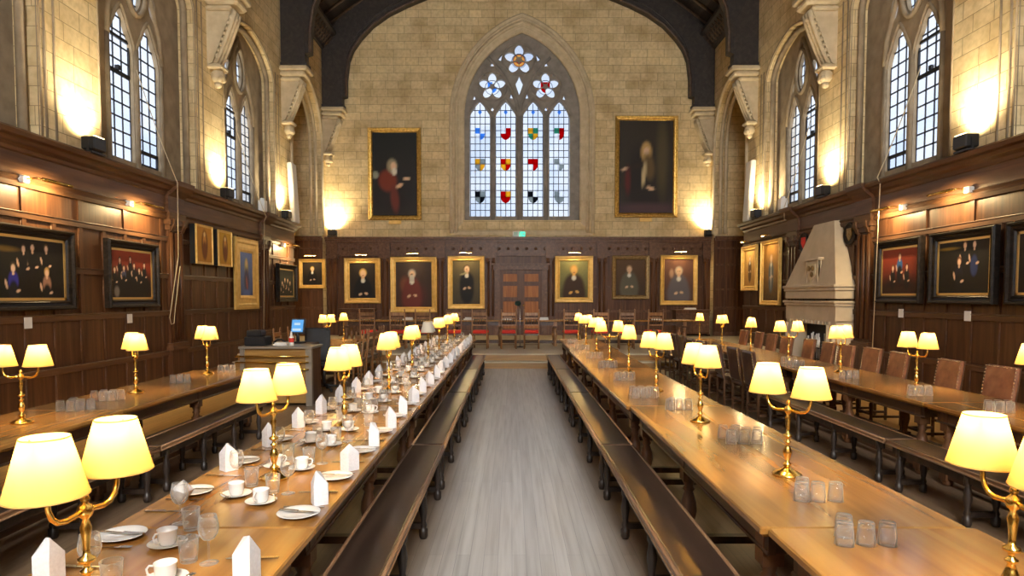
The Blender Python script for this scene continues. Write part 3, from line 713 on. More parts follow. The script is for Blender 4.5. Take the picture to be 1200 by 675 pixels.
for i in range(5):
    a, b = JT[i], JT[i+1]; o = [-.0, 0, .01, -.005, 0][i]; q = [.03, 0, -.03, -.01, .03][i]
    hall_table(-1.78+o, -.87+o, a, b, f'long oak table laid for a meal, {ORD[i]} section from the near end', 'laid refectory tables left of the aisle')
    hall_table(1.10+q, 2.02+q, a, b, f'long bare oak table right of the aisle, {ORD[i]} section from the near end', 'bare refectory tables right of the aisle')
for i, (a, b) in enumerate(((2.62,5.86),(5.86,9.1))):
    hall_table(-4.42, -3.5, a, b, ['near','far'][i]+' bare oak table along the left wall, before the serving counter', 'bare refectory tables by the left wall')
for i, (a, b) in enumerate(((12.7,15.9),)):
    hall_table(-4.5, -3.6, a, b, 'bare oak table beyond the serving counter near the left wall', 'bare refectory tables by the left wall')
for i, (a, b) in enumerate(((3.06,6.3),(6.3,9.54),(9.54,12.78),(12.78,16.02))):
    hall_table(3.97, 4.89, a, b, f'bare oak table along the right wall, {ORD[i]} section from the near end', 'bare refectory tables by the right wall')

_bb = {}
def bench(x0, x1, y0, y1, label, group, pairs=4):
    w, l = x1-x0, y1-y0
    r = thing('bench', label, 'bench', ((x0+x1)/2, (y0+y1)/2, 0), 0, group); key = (round(w,2), round(l,2))
    if key not in _bb:
        mb = MB(); mb.bev(-w/2+.018, -l/2+.012, .418, w/2-.018, l/2-.012, .452, .006); seat = mb.mesh('seat', M['bench'])
        mb = MB()
        for s in (-1,1):
            mb.box(s*(w/2-.018), -l/2+.006, .405, s*w/2, l/2-.006, .446); mb.tube([(s*(w/2-.006), -l/2+.006, .444), (s*(w/2-.006), l/2-.006, .444)], .010, 6)
            mb.tube([(s*(w/2-.002), -l/2+.006, .412), (s*(w/2-.002), l/2-.006, .412)], .008, 6)
            mb.box(-w/2, s*(l/2-.016), .405, w/2, s*(l/2-.004), .444)
        edge = mb.mesh('edge_moulding', M['bedge'])
        mb = MB()
        for s in (-1,1): mb.box(s*(w/2-.05), -l/2+.06, .34, s*(w/2-.03), l/2-.06, .418)
        fr = mb.mesh('apron', M['bleg'])
        mb = MB(); mb.lathe([(.026,0),(.033,.02),(.033,.07),(.022,.08),(.028,.10),(.019,.13),(.033,.22),(.024,.29),(.019,.31),(.030,.33),(.030,.40)], 10)
        leg = mb.mesh('leg', M['bleg'])
        mb = MB(); mb.box(-w/2+.05, -.02, .075, w/2-.05, .02, .115); stx = mb.mesh('stretcher', M['bleg'])
        _bb[key] = (seat, edge, fr, leg, stx)
    seat, edge, fr, leg, stx = _bb[key]
    obj('seat', seat, r); obj('edge_moulding', edge, r); obj('apron', fr, r)
    for k in range(pairs):
        y = -l/2+.15+(l-.3)*k/(pairs-1)
        for s in (-1,1):
            g = obj('leg', leg, r, (s*(w/2-.045), y, 0))
        obj('stretcher', stx, r, (0, y, 0))
    return r
JB = [2.75, 5.82, 9.03, 11.96, 14.95]
for i in range(4):
    a, b = JB[i]+.01, JB[i+1]-.01
    bench(-.90, -.605, a, b, f'dark bench beside the laid table, {ORD[i]} from the near end along the aisle', 'benches along the left of the aisle')
    bench(.785, 1.08, a, b, f'dark bench on the right edge of the aisle, {ORD[i]} from the near end', 'benches along the right of the aisle')
bench(-.91, -.615, -.3, 2.73, 'dark bench beside the laid table nearest the viewer, partly out of view', 'benches along the left of the aisle')
for i, (a, b) in enumerate(((2.9,5.74),(5.76,8.25))):
    bench(-3.41, -3.10, a, b, ['near','far'][i]+' dark bench pulled up to the table along the left wall', 'benches at the left wall tables')
for i, (a, b) in enumerate(((3.05,6.03),(6.06,9.0))):
    bench(3.46, 3.77, a, b, ['near','far'][i]+' dark bench pulled up to the table along the right wall', 'benches at the right wall tables')

# ------------------------------------------------------------------ brass lamps
def lamp_meshes():
    st = MB(); st.lathe([(.078,0),(.080,.006),(.074,.013),(.052,.020),(.040,.030),(.022,.036),(.016,.05),(.024,.062),(.013,.075),(.012,.085),(.021,.115),(.026,.135),(.017,.16),(.010,.18),(.019,.19),(.010,.20),(.010,.215),(.023,.222),(.023,.232),(.011,.24),(.010,.26),(.013,.30),(.016,.325),(.009,.35),(.012,.365)], 18)
    base = MB(); base.lathe([(.0795,0),(.081,.004),(.081,.008),(.074,.014),(.064,.017),(.060,.023),(.045,.027),(.036,.034),(.024,.038),(.016,.05)], 20)
    stem = MB(); stem.lathe([(.016,.05),(.024,.060),(.024,.066),(.013,.075),(.012,.085),(.021,.115),(.026,.135),(.017,.16),(.010,.18),(.019,.188),(.019,.194),(.010,.20),(.010,.215),(.025,.222),(.025,.232),(.011,.24),(.010,.26),(.013,.30),(.016,.325),(.009,.35),(.020,.362),(.022,.375),(.020,.39),(.009,.40),(.013,.41),(.010,.424),(.004,.432)], 14)
    arm = MB(); arm.tube([(.01,0,.378),(.04,0,.372),(.075,0,.368),(.105,0,.374),(.126,0,.392),(.137,0,.418),(.140,0,.45),(.140,0,.485)], [.0085]*5+[.008,.008,.009], 8)
    arm.lathe([(.016,.47),(.019,.475),(.015,.50),(.013,.53)], 10, (.14,0,0))
    sh = MB(); n = 36
    rb, rt, zb, zt = .104, .060, .462, .628
    v = []
    for r_, z in ((rb,zb),((rb*.72+rt*.28),zb+.046),((rb*.4+rt*.6),zb+.10),(rt,zt)):
        for i in range(n):
            q = r_+(.0012 if i % 2 else 0); a = 2*PI*i/n; v.append((.14+q*math.cos(a), q*math.sin(a), z))
    f = [(j*n+i, j*n+(i+1)%n, (j+1)*n+(i+1)%n, (j+1)*n+i) for j in range(3) for i in range(n)]
    sh.add(v, f, 0, True)
    tr = MB()
    for r_, z in ((rb+.001,zb),(rt+.001,zt)): tr.tube([(.14+r_*math.cos(2*PI*i/24), r_*math.sin(2*PI*i/24), z) for i in range(24)], .0022, 5, 0, True)
    for k in range(3): a = k*2*PI/3+.3; tr.tube([(.14,0,.53),(.14+.062*math.cos(a), .062*math.sin(a), zt-.01)], .0015, 4)
    bl = MB(); bl.ball((.14,0,.552), .018, 0, 8, (1,1,1.3))
    return base.mesh('base', M['brass']), stem.mesh('stem', M['brass']), arm.mesh('arm', M['brass']), sh.mesh('lamp_shade', M['shade'], False), tr.mesh('shade_trim', M['shadetrim'])
LM = lamp_meshes()
LM_off = LM[3].copy(); LM_off.materials.clear(); LM_off.materials.append(M['shadeoff'])
BULB_W = 2.9
def lamp(x, y, ang, label, group, z=TB, lit=True, s=1.0):
    r = thing('table_lamp', label, 'lamp', (x, y, z+.001), R(ang), group); r.scale = (s,s,s)
    obj('base', LM[0], r); obj('stem', LM[1], r)
    for k in (0, 1):
        a = obj('arm', LM[2], r, None, k*PI)
        h = obj('lamp_shade', LM[3] if lit else LM_off, a); obj('shade_trim', LM[4], h)
        if lit:
            ld = BULBS.get('w')
            if ld is None:
                ld = BULBS['w'] = bpy.data.lights.new('bulb', 'POINT'); ld.energy = BULB_W; ld.color = (1,.67,.33); ld.shadow_soft_size = .022
            p = bpy.data.objects.new('bulb', ld); COL.objects.link(p); p.parent = a; p.location = (.14, 0, .588)
    return r
BULBS = {}
LG = [(-1.285,1.95,84,1),(-1.335,3.65,74,1),(-1.325,5.16,86,1),(-1.335,7.1,90,1),(-1.335,8.75,90,1),(-1.33,10.4,92,0),(-1.335,12.0,88,1),(-1.335,13.6,90,1),(-1.335,15.2,92,1)]
for i, (x, y, a, lit) in enumerate(LG):
    lamp(x, y, a, ('unlit' if not lit else 'lit')+f' two-armed brass lamp on the laid table, {ORD[i]} from the near end', 'brass lamps on the laid table', lit=bool(lit))
RG = [(1.571,2.03,90),(1.575,3.72,-58),(1.54,5.34,-83),(1.565,7.1,-68),(1.57,8.8,80),(1.57,10.55,0),(1.575,12.2,62),(1.57,13.9,60),(1.57,15.5,84)]
for i, (x, y, a) in enumerate(RG):
    lamp(x, y, a, f'lit two-armed brass lamp on the bare table right of the aisle, {ORD[i]} from near end', 'brass lamps right of the aisle')
for i, (x, y, a) in enumerate(((-3.96,5.27,3),(-4.0,6.95,-50),(-4.02,8.63,-47))):
    lamp(x, y, a, f'lit two-armed brass lamp on the left wall table, {ORD[i]} from the near end', 'brass lamps by the left wall')
for i, (x, y, a) in enumerate(((-4.0,14.2,70),(-4.0,15.6,104))):
    lamp(x, y, a, ['nearer','farther'][i]+' lit brass lamp on the table beyond the serving counter', 'brass lamps by the left wall')
for i, (x, y, a) in enumerate(((4.41,5.42,10),(4.43,7.16,-80),(4.43,8.83,40),(4.43,10.5,0),(4.43,12.16,70),(4.43,13.84,60),(4.43,15.5,74))):
    lamp(x, y, a, f'lit two-armed brass lamp on the right wall table, {ORD[i]} from the near end', 'brass lamps by the right wall')

# ------------------------------------------------------------------ place settings on the laid table
def msh(fn, name, mt): mb = MB(); fn(mb); return mb.mesh(name, mt)
def napkin_mesh(v=0):
    mb = MB(); j = random.Random(v); w = .051+j.uniform(-.004,.004); h = .098+j.uniform(-.006,.006); p = .170+j.uniform(-.008,.008); g = .013+.006*(v % 3)
    # folded mitre: front and back leaf, each with a sharp crease and its own peak
    F_ = [(-w,0,0),(0,-.05,0),(w,0,0),(w,0,h),(.004,-.036,p),(-w,0,h),(0,-.05,h*1.0)]
    mb.add(F_, [(0,1,6,5),(1,2,3,6),(5,6,4),(6,3,4)])
    Bk = [(-w,.004,0),(0,.046,0),(w,.004,0),(w,.004,h),(-.006,.02,p-g),(-w,.004,h),(0,.046,h)]
    mb.add(Bk, [(1,0,5,6),(2,1,6,3),(6,5,4),(3,6,4)])
    mb.add([(-w,0,h),(.004,-.036,p),(-w,.004,h),(-.006,.02,p-g),(w,0,h),(w,.004,h)], [(0,1,3,2),(1,4,5,3)])
    mb.add([(-w,0,0),(0,-.05,0),(w,0,0),(w,.004,0),(0,.046,0),(-w,.004,0)], [(0,5,4,3,2,1)])
    return mb.mesh('napkin', M['linen'])
NAP = [napkin_mesh(i) for i in range(4)]
def fplate(mb): mb.lathe([(0,.004),(.055,.004),(.062,.003),(.066,.006),(.097,.016),(.099,.018),(.096,.019),(.066,.010),(.06,.007),(0,.007)], 28)
def fsauc(mb): mb.lathe([(0,.003),(.038,.003),(.042,.005),(.074,.015),(.076,.017),(.073,.017),(.042,.008),(.026,.006),(0,.006)], 24)
def fcup(mb): mb.lathe([(.026,.0),(.028,.002),(.031,.006),(.036,.022),(.0385,.06),(.040,.064),(.0375,.064),(.035,.03),(.029,.010),(0,.008)], 22)
def fhan(mb): mb.tube([(.036,0,.054),(.052,0,.056),(.061,0,.045),(.058,0,.028),(.046,0,.018),(.034,0,.018)], .0042, 6)
def fbowl(mb): mb.lathe([(.004,.088),(.020,.094),(.033,.112),(.038,.135),(.036,.160),(.031,.186),(.0297,.186),(.034,.16),(.036,.135),(.031,.113),(.018,.096),(.0,.092)], 18)
def fstem(mb): mb.lathe([(.0045,.006),(.0036,.02),(.0036,.075),(.006,.089)], 8)
def ffoot(mb): mb.lathe([(.034,0),(.035,.002),(.02,.005),(.0045,.009)], 18)
def ftum(mb): mb.lathe([(0,.0),(.029,.0),(.031,.003),(.033,.03),(.0385,.095),(.0365,.095),(.031,.03),(.029,.011),(0,.010)], 18)
def ftumi(mb): mb.lathe([(.0385,0),(.0335,.065),(.031,.090),(.029,.095),(0,.095),(0,.085),(.027,.083),(.0315,.06),(.0365,0)], 18)
def fknife(mb):
    mb.prism([(0,-.008),(.095,-.009),(.095,.009),(0,.008)], .001, .007, lambda u,v,w: (u-.1,v,w)); mb.prism([(.095,-.006),(.19,-.010),(.205,0),(.195,.008),(.095,.006)], .002, .004, lambda u,v,w: (u-.1,v,w))
def ffork(mb):
    mb.prism([(0,-.007),(.05,-.006),(.12,-.003),(.12,.003),(.05,.006),(0,.007)], .001, .004, lambda u,v,w: (u-.1,v,w))
    mb.prism([(.12,-.004),(.135,-.012),(.15,-.012),(.15,.012),(.135,.012),(.12,.004)], .003, .005, lambda u,v,w: (u-.1,v,w))
    for k in range(4): mb.box(.05, -.012+.0065*k, .004, .095, -.0085+.0065*k, .006)
def fspoon(mb):
    mb.prism([(0,-.004),(.09,-.002),(.09,.002),(0,.004)], .001, .003, lambda u,v,w: (u-.06,v,w)); mb.ball((.045,0,.003), .015, 0, 8, (1.3,.9,.2))
G = {}
for n_, fn_, mt in (('plate',fplate,'ceramic'),('saucer',fsauc,'ceramic'),('cup',fcup,'ceramic'),('handle',fhan,'ceramic'),('bowl',fbowl,'glass'),('glass_stem',fstem,'glass'),('foot',ffoot,'glass'),('tumbler',ftum,'glass'),('tumblerinv',ftumi,'glass'),('knife',fknife,'steel'),('fork',ffork,'steel'),('spoon',fspoon,'steel')):
    G[n_] = msh(fn_, {'tumblerinv':'tumbler'}.get(n_, n_), M[mt])
mb = MB(); fbowl(mb); fstem(mb); ffoot(mb); G['wineglass'] = mb.mesh('wine_glass', M['glass'])
mb = MB(); fcup(mb); fhan(mb); G['cupwhole'] = mb.mesh('cup', M['ceramic'])
jr = random.Random(3)
T1 = TB+.001
def setting(i, yk, side, near, wo):
    "yk: side plate position along the table; side -1 = wall side (left), +1 = aisle side"
    s = side; J = lambda a=.02: jr.uniform(-a, a)
    where = f'{wo}, {"aisle" if s > 0 else "wall"} side of laid table'
    nx = -.955 if s > 0 else -1.665
    ny = yk+.175 if s > 0 else yk-.175
    xi = lambda a: (-.87-a if s > 0 else -1.78+a)
    def put(name, mesh, cat, lab, x, y, z=T1, rz=0, grp='', parts=()):
        o = thing(name, f'{lab} at {where}', cat, (x, y, z), rz, grp) if parts else obj(name, mesh, None, (x, y, z), rz, f'{lab} at {where}', cat, grp)
        for nm, ms in parts: obj(nm, ms, o)
        return o
    if s < 0 and i == 1: ny = 2.31
    tip = s < 0 and i == 2
    nm = put('napkin', NAP[jr.randrange(4)], 'napkin', 'white toppled napkin' if tip else 'white folded napkin', nx+J(.012), ny+J(.01), rz=jr.uniform(-.7,.7), grp='folded napkins on the laid table')
    if tip: nm.rotation_euler = (R(64), R(8), .5); nm.location.z += .052; nm.location.x += .03
    put('side_plate', G['plate'], 'plate', 'white side plate', xi(.125), yk, grp='side plates on the laid table')
    if near < 9:
        put('butter_knife', G['knife'], 'knife', 'knife on plate', xi(.125), yk+.005, T1+.0165, PI*(s < 0)+J(.2), 'butter knives on the side plates')
    if near < 11:
        put('dinner_fork', G['fork'], 'fork', 'steel fork', xi(.14), yk+.115*s+.0, T1, PI*(s > 0)+J(.05), 'cutlery on the laid table')
        put('dinner_knife', G['knife'], 'knife', 'steel dinner knife', xi(.14), yk+(.36 if s > 0 else -.30)+J(.01), T1, PI*(s > 0)+J(.05), 'cutlery on the laid table')
    cx, cy = xi(.37), yk+(.16 if s > 0 else -.08)+J(.03)
    for lx, ly, _, _ in LG:
        if math.hypot(cx-lx, cy-ly) < .19: cy = ly+.20 if cy > ly else ly-.20
    put('saucer', G['saucer'], 'saucer', 'white saucer', cx, cy, grp='saucers on the laid table')
    a = jr.uniform(0, 6.28)
    if near < 11: put('cup', None, 'cup', 'white china cup', cx, cy, T1+.0075, a, 'white cups on the laid table', (('cup_body',G['cup']),('handle',G['handle'])))
    else: put('cup', G['cupwhole'], 'cup', 'white china cup', cx, cy, T1+.0075, a, 'white cups on the laid table')
    if near < 8: put('teaspoon', G['spoon'], 'spoon', 'steel teaspoon', cx+.12*math.cos(a+2.4)*.55, cy+.12*math.sin(a+2.4)*.55, T1+.0185, a+2.4+1.4, 'teaspoons on the saucers')
    gx, gy = xi(.29), yk+(.33 if s > 0 else .16)+J(.015)
    wg = (('bowl',G['bowl']),('stem',G['glass_stem']),('foot',G['foot']))
    put('wine_glass', G['wineglass'], 'glass', 'clear wine glass', gx, gy, grp='wine glasses on the laid table', parts=wg if near < 11 else ())
    tx, ty = gx-.085*s, gy-.045-.03*(s<0)
    for lx, ly, _, _ in LG:
        if math.hypot(tx-lx, ty-ly) < .15: tx = gx+.03*s; ty = gy-.10
    if math.hypot(tx-cx, ty-cy) < .125: ty += .06 if ty > cy else -.06
    put('tumbler', G['tumbler'], 'glass', 'clear water tumbler', tx, ty, grp='water tumblers on the laid table')
NS = 20
for i in range(NS+1):
    wo = f'{ORD[i]} place from the near end' if i < 11 else (f'{ORD[NS-i]} place from the far end' if i < NS else 'place at the far end')
    near = i
    ya = 2.39+.63*i if i else 2.15
    if ya < 15.6: setting(i, ya, 1, near, wo)
    yb = 2.11+.63*i
    setting(i, yb, -1, near, wo)
# ------------------------------------------------------------------ loose tumblers
def tumblers(spots, where, group, wholes=True):
    for k, (x, y) in enumerate(spots):
        obj('tumbler', G['tumblerinv'], None, (x, y, T1), jr.uniform(0,6), where(k), 'glass', group)
def clus(cx, cy, n, seed):
    j = random.Random(seed); out = []
    for k in range(n):
        c, r_ = k % 3, k//3
        out.append((cx+(c-1)*.086+(.043 if r_ % 2 else 0)+j.uniform(-.004,.004), cy+r_*.088+j.uniform(-.004,.004)))
    return out
CL = [('right of the aisle', 'bare right-hand table', 1.0, [(1.455,2.66,4),(1.53,3.24,4),(1.61,4.52,8),(1.51,5.9,4),(1.34,6.6,9),(1.36,8.0,6),(1.36,9.4,6),(1.36,10.9,6),(1.34,12.6,6),(1.33,14.4,5)]),
      ('by the left wall', 'left wall table', 0, [(-3.94,5.82,7),(-4.02,6.42,6),(-3.93,7.75,5),(-3.86,8.85,5)]),
      ('by the right wall', 'right wall table', 0, [(4.30,5.75,6),(4.22,6.75,6),(4.20,8.15,6),(4.12,9.5,6),(4.25,10.05,5),(4.1,11.4,4)])]
for nm, tbl, _, cl in CL:
    for ci, (x, y, n) in enumerate(cl):
        for k, (a, b) in enumerate(clus(x, y, n, int(x*100+y*10))):
            row, colm = k//3, k % 3
            lab = f'{ORD[k]} upturned tumbler of the {ORD[ci]} nearest cluster on the {tbl}'
            obj('tumbler', G['tumblerinv'], None, (a, b, T1), 0, lab, 'glass', 'upturned tumblers '+nm)

# ------------------------------------------------------------------ chairs
def leather_chair(dark):
    "faces -y; seat .47, back top 1.04"
    lm = M['leadk'] if dark else M['lea']; P_ = {}
    mb = MB(); mb.bev(-.235,-.24,.43,.235,.22,.49,.025)
    for k in range(11): mb.ball((-.215+.43*k/10,-.243,.445), .008, 1, 6)
    for k in range(11):
        for x in (-.238,.238): mb.ball((x,-.22+.42*k/10,.445), .008, 1, 6)
    P_['seat'] = mb.mesh('seat', [lm, M['stud']])
    mb = MB(); mb.bev(-.225,.0,0,.225,.055,.50,.02)
    for k in range(13):
        z = .02+.46*k/12
        for x in (-.212,.212): mb.ball((x,-.002,z), .010, 1, 6); mb.ball((x,.057,z), .009, 1, 6)
    for k in range(11): mb.ball((-.21+.42*k/10,-.002,.482), .010, 1, 6)
    mb.xf(Matrix.Translation((0,.18,.51)) @ Matrix.Rotation(R(-8),4,'X')); P_['backrest'] = mb.mesh('backrest', [lm, M['stud']])
    mb = MB(); mb.lathe([(.020,0),(.026,.02),(.026,.08),(.018,.1),(.024,.16),(.030,.28),(.018,.32),(.026,.36),(.026,.43)], 8); P_['leg'] = mb.mesh('leg', M['chair'])
    mb = MB(); mb.tube([(0,0,0),(0,.0,.45),(0,.03,.56),(0,.10,1.0)], [.021,.023,.023,.018], 6); P_['rear'] = mb.mesh('rear_leg', M['chair'])
    mb = MB()
    mb.box(-.2,-.21,.13,.2,-.18,.16); mb.box(-.2,.18,.20,.2,.21,.23)
    for x in (-.2,.2): mb.box(x-.014,-.2,.10,x+.014,.2,.13); mb.box(x-.016,-.2,.38,x+.016,.2,.43)
    mb.box(-.2,-.21,.38,.2,-.18,.43); P_['stretcher'] = mb.mesh('stretcher', M['chair'])
    return P_
CH = {True: leather_chair(True), False: leather_chair(False)}
def put_chair(x, y, rz, dark, label, group, z=0):
    r = thing('leather_chair', label, 'chair', (x, y, z), rz, group); p = CH[dark]
    for n_ in ('seat','backrest'): obj(n_, p[n_], r)
    for s in (-1,1): obj('leg', p['leg'], r, (s*.2,-.2,0)); obj('rear_leg', p['rear'], r, (s*.205,.195,0))
    obj('stretcher', p['stretcher'], r); return r
RY = [6.45,7.28,8.06,9.2,9.92,10.55,11.25,12.05,12.85,13.7,14.5,15.25]
for i, y in enumerate(RY):
    put_chair(5.17+.04*math.sin(i*2.1), y, -PI/2+.06*math.sin(i*1.7), False, f'brown leather chair on the wall side of right wall table, {ORD[i]} from near end', 'leather chairs along the right wall')
for i, y in enumerate([9.28,10.0,10.75,11.5,12.2,12.95,13.7,14.45,15.2]):
    put_chair(3.62+.03*math.sin(i*1.3), y, PI/2+.05*math.sin(i*2.3), True, f'dark leather chair on the aisle side of right wall table, {ORD[i]} from near', 'dark chairs on the aisle side')

def oak_chair():
    P_ = {}
    mb = MB(); mb.bev(-.215,-.2,.42,.215,.2,.51,.03); P_['seat'] = mb.mesh('seat', M['red'])
    mb = MB(); mb.tube([(0,0,0),(0,0,.46),(0,.02,.6),(0,.06,1.0)], .019, 8); mb.lathe([(.019,1.0),(.024,1.01),(.012,1.03),(.022,1.055),(.016,1.085),(.004,1.10)], 8, (0,.06,0)); P_['post'] = mb.mesh('back_post', M['chairlt'])
    mb = MB(); mb.bev(-.2,.04,.91,.2,.065,1.0,.008); P_['top'] = mb.mesh('top_rail', M['chairlt'])
    mb = MB(); mb.box(-.2,.035,.83,.2,.06,.865); mb.box(-.2,.022,.64,.2,.045,.675); P_['rail'] = mb.mesh('back_rail', M['chairlt'])
    mb = MB(); mb.tube([(0,.033,.665),(0,.042,.75),(0,.047,.84)], [.010,.015,.010], 6); P_['spindle'] = mb.mesh('spindle', M['chair'])
    mb = MB(); mb.lathe([(.019,0),(.024,.02),(.024,.1),(.016,.12),(.025,.24),(.016,.32),(.023,.34),(.023,.43)], 8); P_['leg'] = mb.mesh('leg', M['chairlt'])
    mb = MB()
    for z in (.12,.24): mb.tube([(-.195,.18,z),(.195,.18,z)], .011, 6)
    mb.tube([(-.195,-.18,.15),(.195,-.18,.15)], .011, 6)
    for x in (-.195,.195): mb.tube([(x,-.18,.1),(x,.18,.1)], .011, 6); mb.box(x-.014,-.18,.37,x+.014,.18,.42)
    mb.box(-.195,-.19,.37,.195,-.165,.42); mb.box(-.195,.165,.37,.195,.19,.42); P_['stretcher'] = mb.mesh('stretcher', M['chair'])
    return P_
OC = oak_chair()
OC['seat2'] = OC['seat'].copy(); OC['seat2'].materials.clear(); OC['seat2'].materials.append(M['leadk'])
def put_oak(x, y, rz, label, group, z=0):
    r = thing('oak_chair', label, 'chair', (x, y, z), rz, group)
    obj('seat', OC['seat' if z else 'seat2'], r); obj('stretcher', OC['stretcher'], r)
    for s in (-1,1): obj('back_post', OC['post'], r, (s*.2,.18,0)); obj('leg', OC['leg'], r, (s*.195,-.18,0))
    obj('top_rail', OC['top'], r, (0,.18,0)); obj('back_rail', OC['rail'], r, (0,.18,0))
    for k in range(5): obj('spindle', OC['spindle'], r, (-.13+.065*k,.18,0))
    return r
# high-table chairs, backs to the hall (they face +y)
HX = [-3.95,-3.13,-2.42,-1.60,-.87,-.10,.54,1.62,2.42,3.15,3.9]
for i, x in enumerate(HX):
    put_oak(x, 18.12, PI+.08*math.sin(i*2.7), f'red-seated oak chair at the high table, {ORD[i]} from the left', 'oak chairs at the high table', DZ)
for i, y in enumerate((12.95,13.55,14.15,14.75,15.35)):
    put_oak(-3.27, y, -PI/2+.06*math.sin(i*1.9), f'oak chair with finials at the table beyond the counter, {ORD[i]} from near', 'oak chairs beyond the counter')
for i, y in enumerate((13.3,14.2,15.1)):
    put_oak(-4.85, y, PI/2, f'oak chair on the wall side beyond the serving counter, {ORD[i]} from near', 'oak chairs beyond the counter')

# high table
r = thing('high_table', 'long oak high table across the dais', 'table', (.1, 19.35, DZ))
mb = MB(); mb.bev(-5.2,-.45,.71,5.2,.45,.75,.008); mb.build('table_top', M['table'], r)
mb = MB(); mb.box(-5.05,-.36,.6,5.05,-.33,.71); mb.box(-5.05,.33,.6,5.05,.36,.71); mb.build('apron', M['tdark'], r)
mb = MB(); mb.lathe(turned_leg(.60,.06), 10); mb.box(-.05,-.05,.58,.05,.05,.71); lg = mb.mesh('leg', M['chairlt'])
for x in (-4.9,-3.3,-1.75,-.45,1.15,2.0,3.4,4.9):
    for y in (-.32,.32): obj('leg', lg, r, (x, y, 0))
mb = MB()
for y in (-.32,.32): mb.box(-4.9,y-.03,.08,4.9,y+.03,.13)
mb.build('foot_rail', M['tdark'], r)
for i, (px, lab) in enumerate(((549,'left of the centre chairs'),(594.5,'behind the left centre chair'),(637,'right of the centre chairs'),(478,'towards the left end'),(769,'towards the right end'))):
    x = (px-600)*19.2/770
    mb = MB(); mb.bev(-.14,-.1,0,.14,.1,.035,.004); mb.bev(-.1,-.09,.035,.13,.09,.075,.004)
    mb.build('paper_stack', M['card'], None, loc=(x, 19.2, DZ+.751), label=f'pile of white papers on the high table {lab}', cat='papers', group='white papers on the high table')
r = thing('microphone_stand', 'slim chrome microphone stand before the double doors', 'microphone stand', ((609.3-600)*18.6/770, 18.6, DZ))
mb = MB(); mb.lathe([(.11,0),(.11,.015),(.03,.03),(.012,.04)], 16); mb.build('base', M['black'], r)
mb = MB(); mb.tube([(0,0,.03),(0,0,1.33)], .011, 8); mb.build('pole', M['chrome'], r)
mb = MB(); mb.tube([(0,0,1.20),(-.03,0,1.22)], .02, 6); mb.ball((-.06,0,1.24), .085, 0, 10, (1.1,1,.9)); mb.build('microphone', mat('green_foam', (.01,.03,.02), .9), r)
# sideboards against the far panelling
for nm, x0, x1, zt in (('left', -6.3, -5.0, 1.34), ('right', 5.9, 7.2, 1.30)):
    r = thing('sideboard', f'dark oak sideboard against the far panelling on the {nm}', 'sideboard', ((x0+x1)/2, YE-.5, DZ), 0, 'sideboards on the dais'); w = (x1-x0)/2; h = zt-DZ
    mb = MB(); mb.bev(-w,-.28,h-.05,w,.28,h,.01); mb.build('top', M['panh'], r)
    mb = MB(); mb.box(-w+.05,-.22,.08,w-.05,.24,h-.05); mb.build('body', M['pan'], r)
    for s in (-1,1): mb = MB(); mb.bev(-w*.44,-.015,.0,w*.44,.0,h-.28,.004); mb.build('door', M['panh'], r, loc=(s*w*.47,-.225,.14))
    mb = MB()
    for s in (-1,1): mb.box(s*(w-.05)-.04,-.24,0,s*(w-.05)+.04,.24,.08)
    mb.build('plinth', M['pan'], r)
    if nm == 'right':
        k = MB(); k.bev(-.2,-.14,0,.2,.14,.03,.004); k.bev(-.17,-.12,.03,.19,.13,.06,.004)
        k.build('paper_stack', M['card'], None, loc=((x0+x1)/2-.05, YE-.55, zt+.001), label='pile of white papers on the right-hand sideboard', cat='papers')

# ------------------------------------------------------------------ serving counter with till
CY = 10.62
cx0, cx1 = (281-600)*CY/770, (365-600)*CY/770
r = thing('serving_counter', 'light oak serving counter with brass tray rails near the left wall', 'counter', ((cx0+cx1)/2, CY, 0)); w = (cx1-cx0)/2; ct = .965
mb = MB(); mb.bev(-w-.02,-.05,ct-.04,w+.02,.55,ct,.006); mb.build('counter_top', M['grey_metal'], r)
mb = MB(); mb.box(-w+.07,.0,.04,w-.09,.53,ct-.04); mb.build('front_panel', M['light_oak'], r)
for s, a in ((-1,.07),(1,.10)):
    mb = MB(); mb.box(s*w,-.03,0,s*(w-a),.05,ct-.04); mb.build('end_post', M['grey_metal'], r)
    mb = MB(); mb.box(s*(w-.015),.05,.0,s*(w-a),.53,ct-.04); mb.build('end_panel', M['pan'], r)
for z in (.81,.715,.60):
    mb = MB(); mb.tube([(-w-.05 if z > .7 else w*.6,-.09,z),(w-.03,-.09,z)], .012, 8)
    for x in (-w+.1, w-.08):
        if z > .7 or x > 0: mb.tube([(x,-.09,z),(x,.0,z)], .009, 6)
    mb.build('tray_rail', M['brass'], r)
X_ = lambda px, y: (px-600)*y/770
mb = MB(); mb.bev(-.17,-.16,0,.17,.16,.15,.012); o = mb.build('receipt_printer', M['black'], None, loc=(X_(302,10.85), 10.85, ct+.001), label='black box stacked on the left of the serving counter', cat='box')
mb = MB(); mb.bev(-.12,-.12,0,.12,.12,.10,.012); mb.box(-.09,-.10,.10,.09,.10,.105); mb.build('card_box', M['black'], None, loc=(X_(300,10.85), 10.85, ct+.152), label='small black box on top of the larger black box', cat='box')
r = thing('till_screen', 'till with a lit blue touchscreen behind the serving counter', 'till', (X_(348,11.4), 11.4, ct), R(-8))
mb = MB(); mb.bev(-.12,-.1,0,.12,.1,.03,.008); mb.build('base', M['black'], r)
mb = MB(); mb.tube([(0,.02,.02),(0,.02,.22)], .03, 8); mb.build('stand', M['black'], r)
Mx = Matrix.Translation((0,0,.16)) @ Matrix.Rotation(R(-14),4,'X')
mb = MB(); mb.bev(-.13,-.02,0,.13,.02,.27,.01); mb.xf(Mx); mb.build('monitor', M['grey'], r)
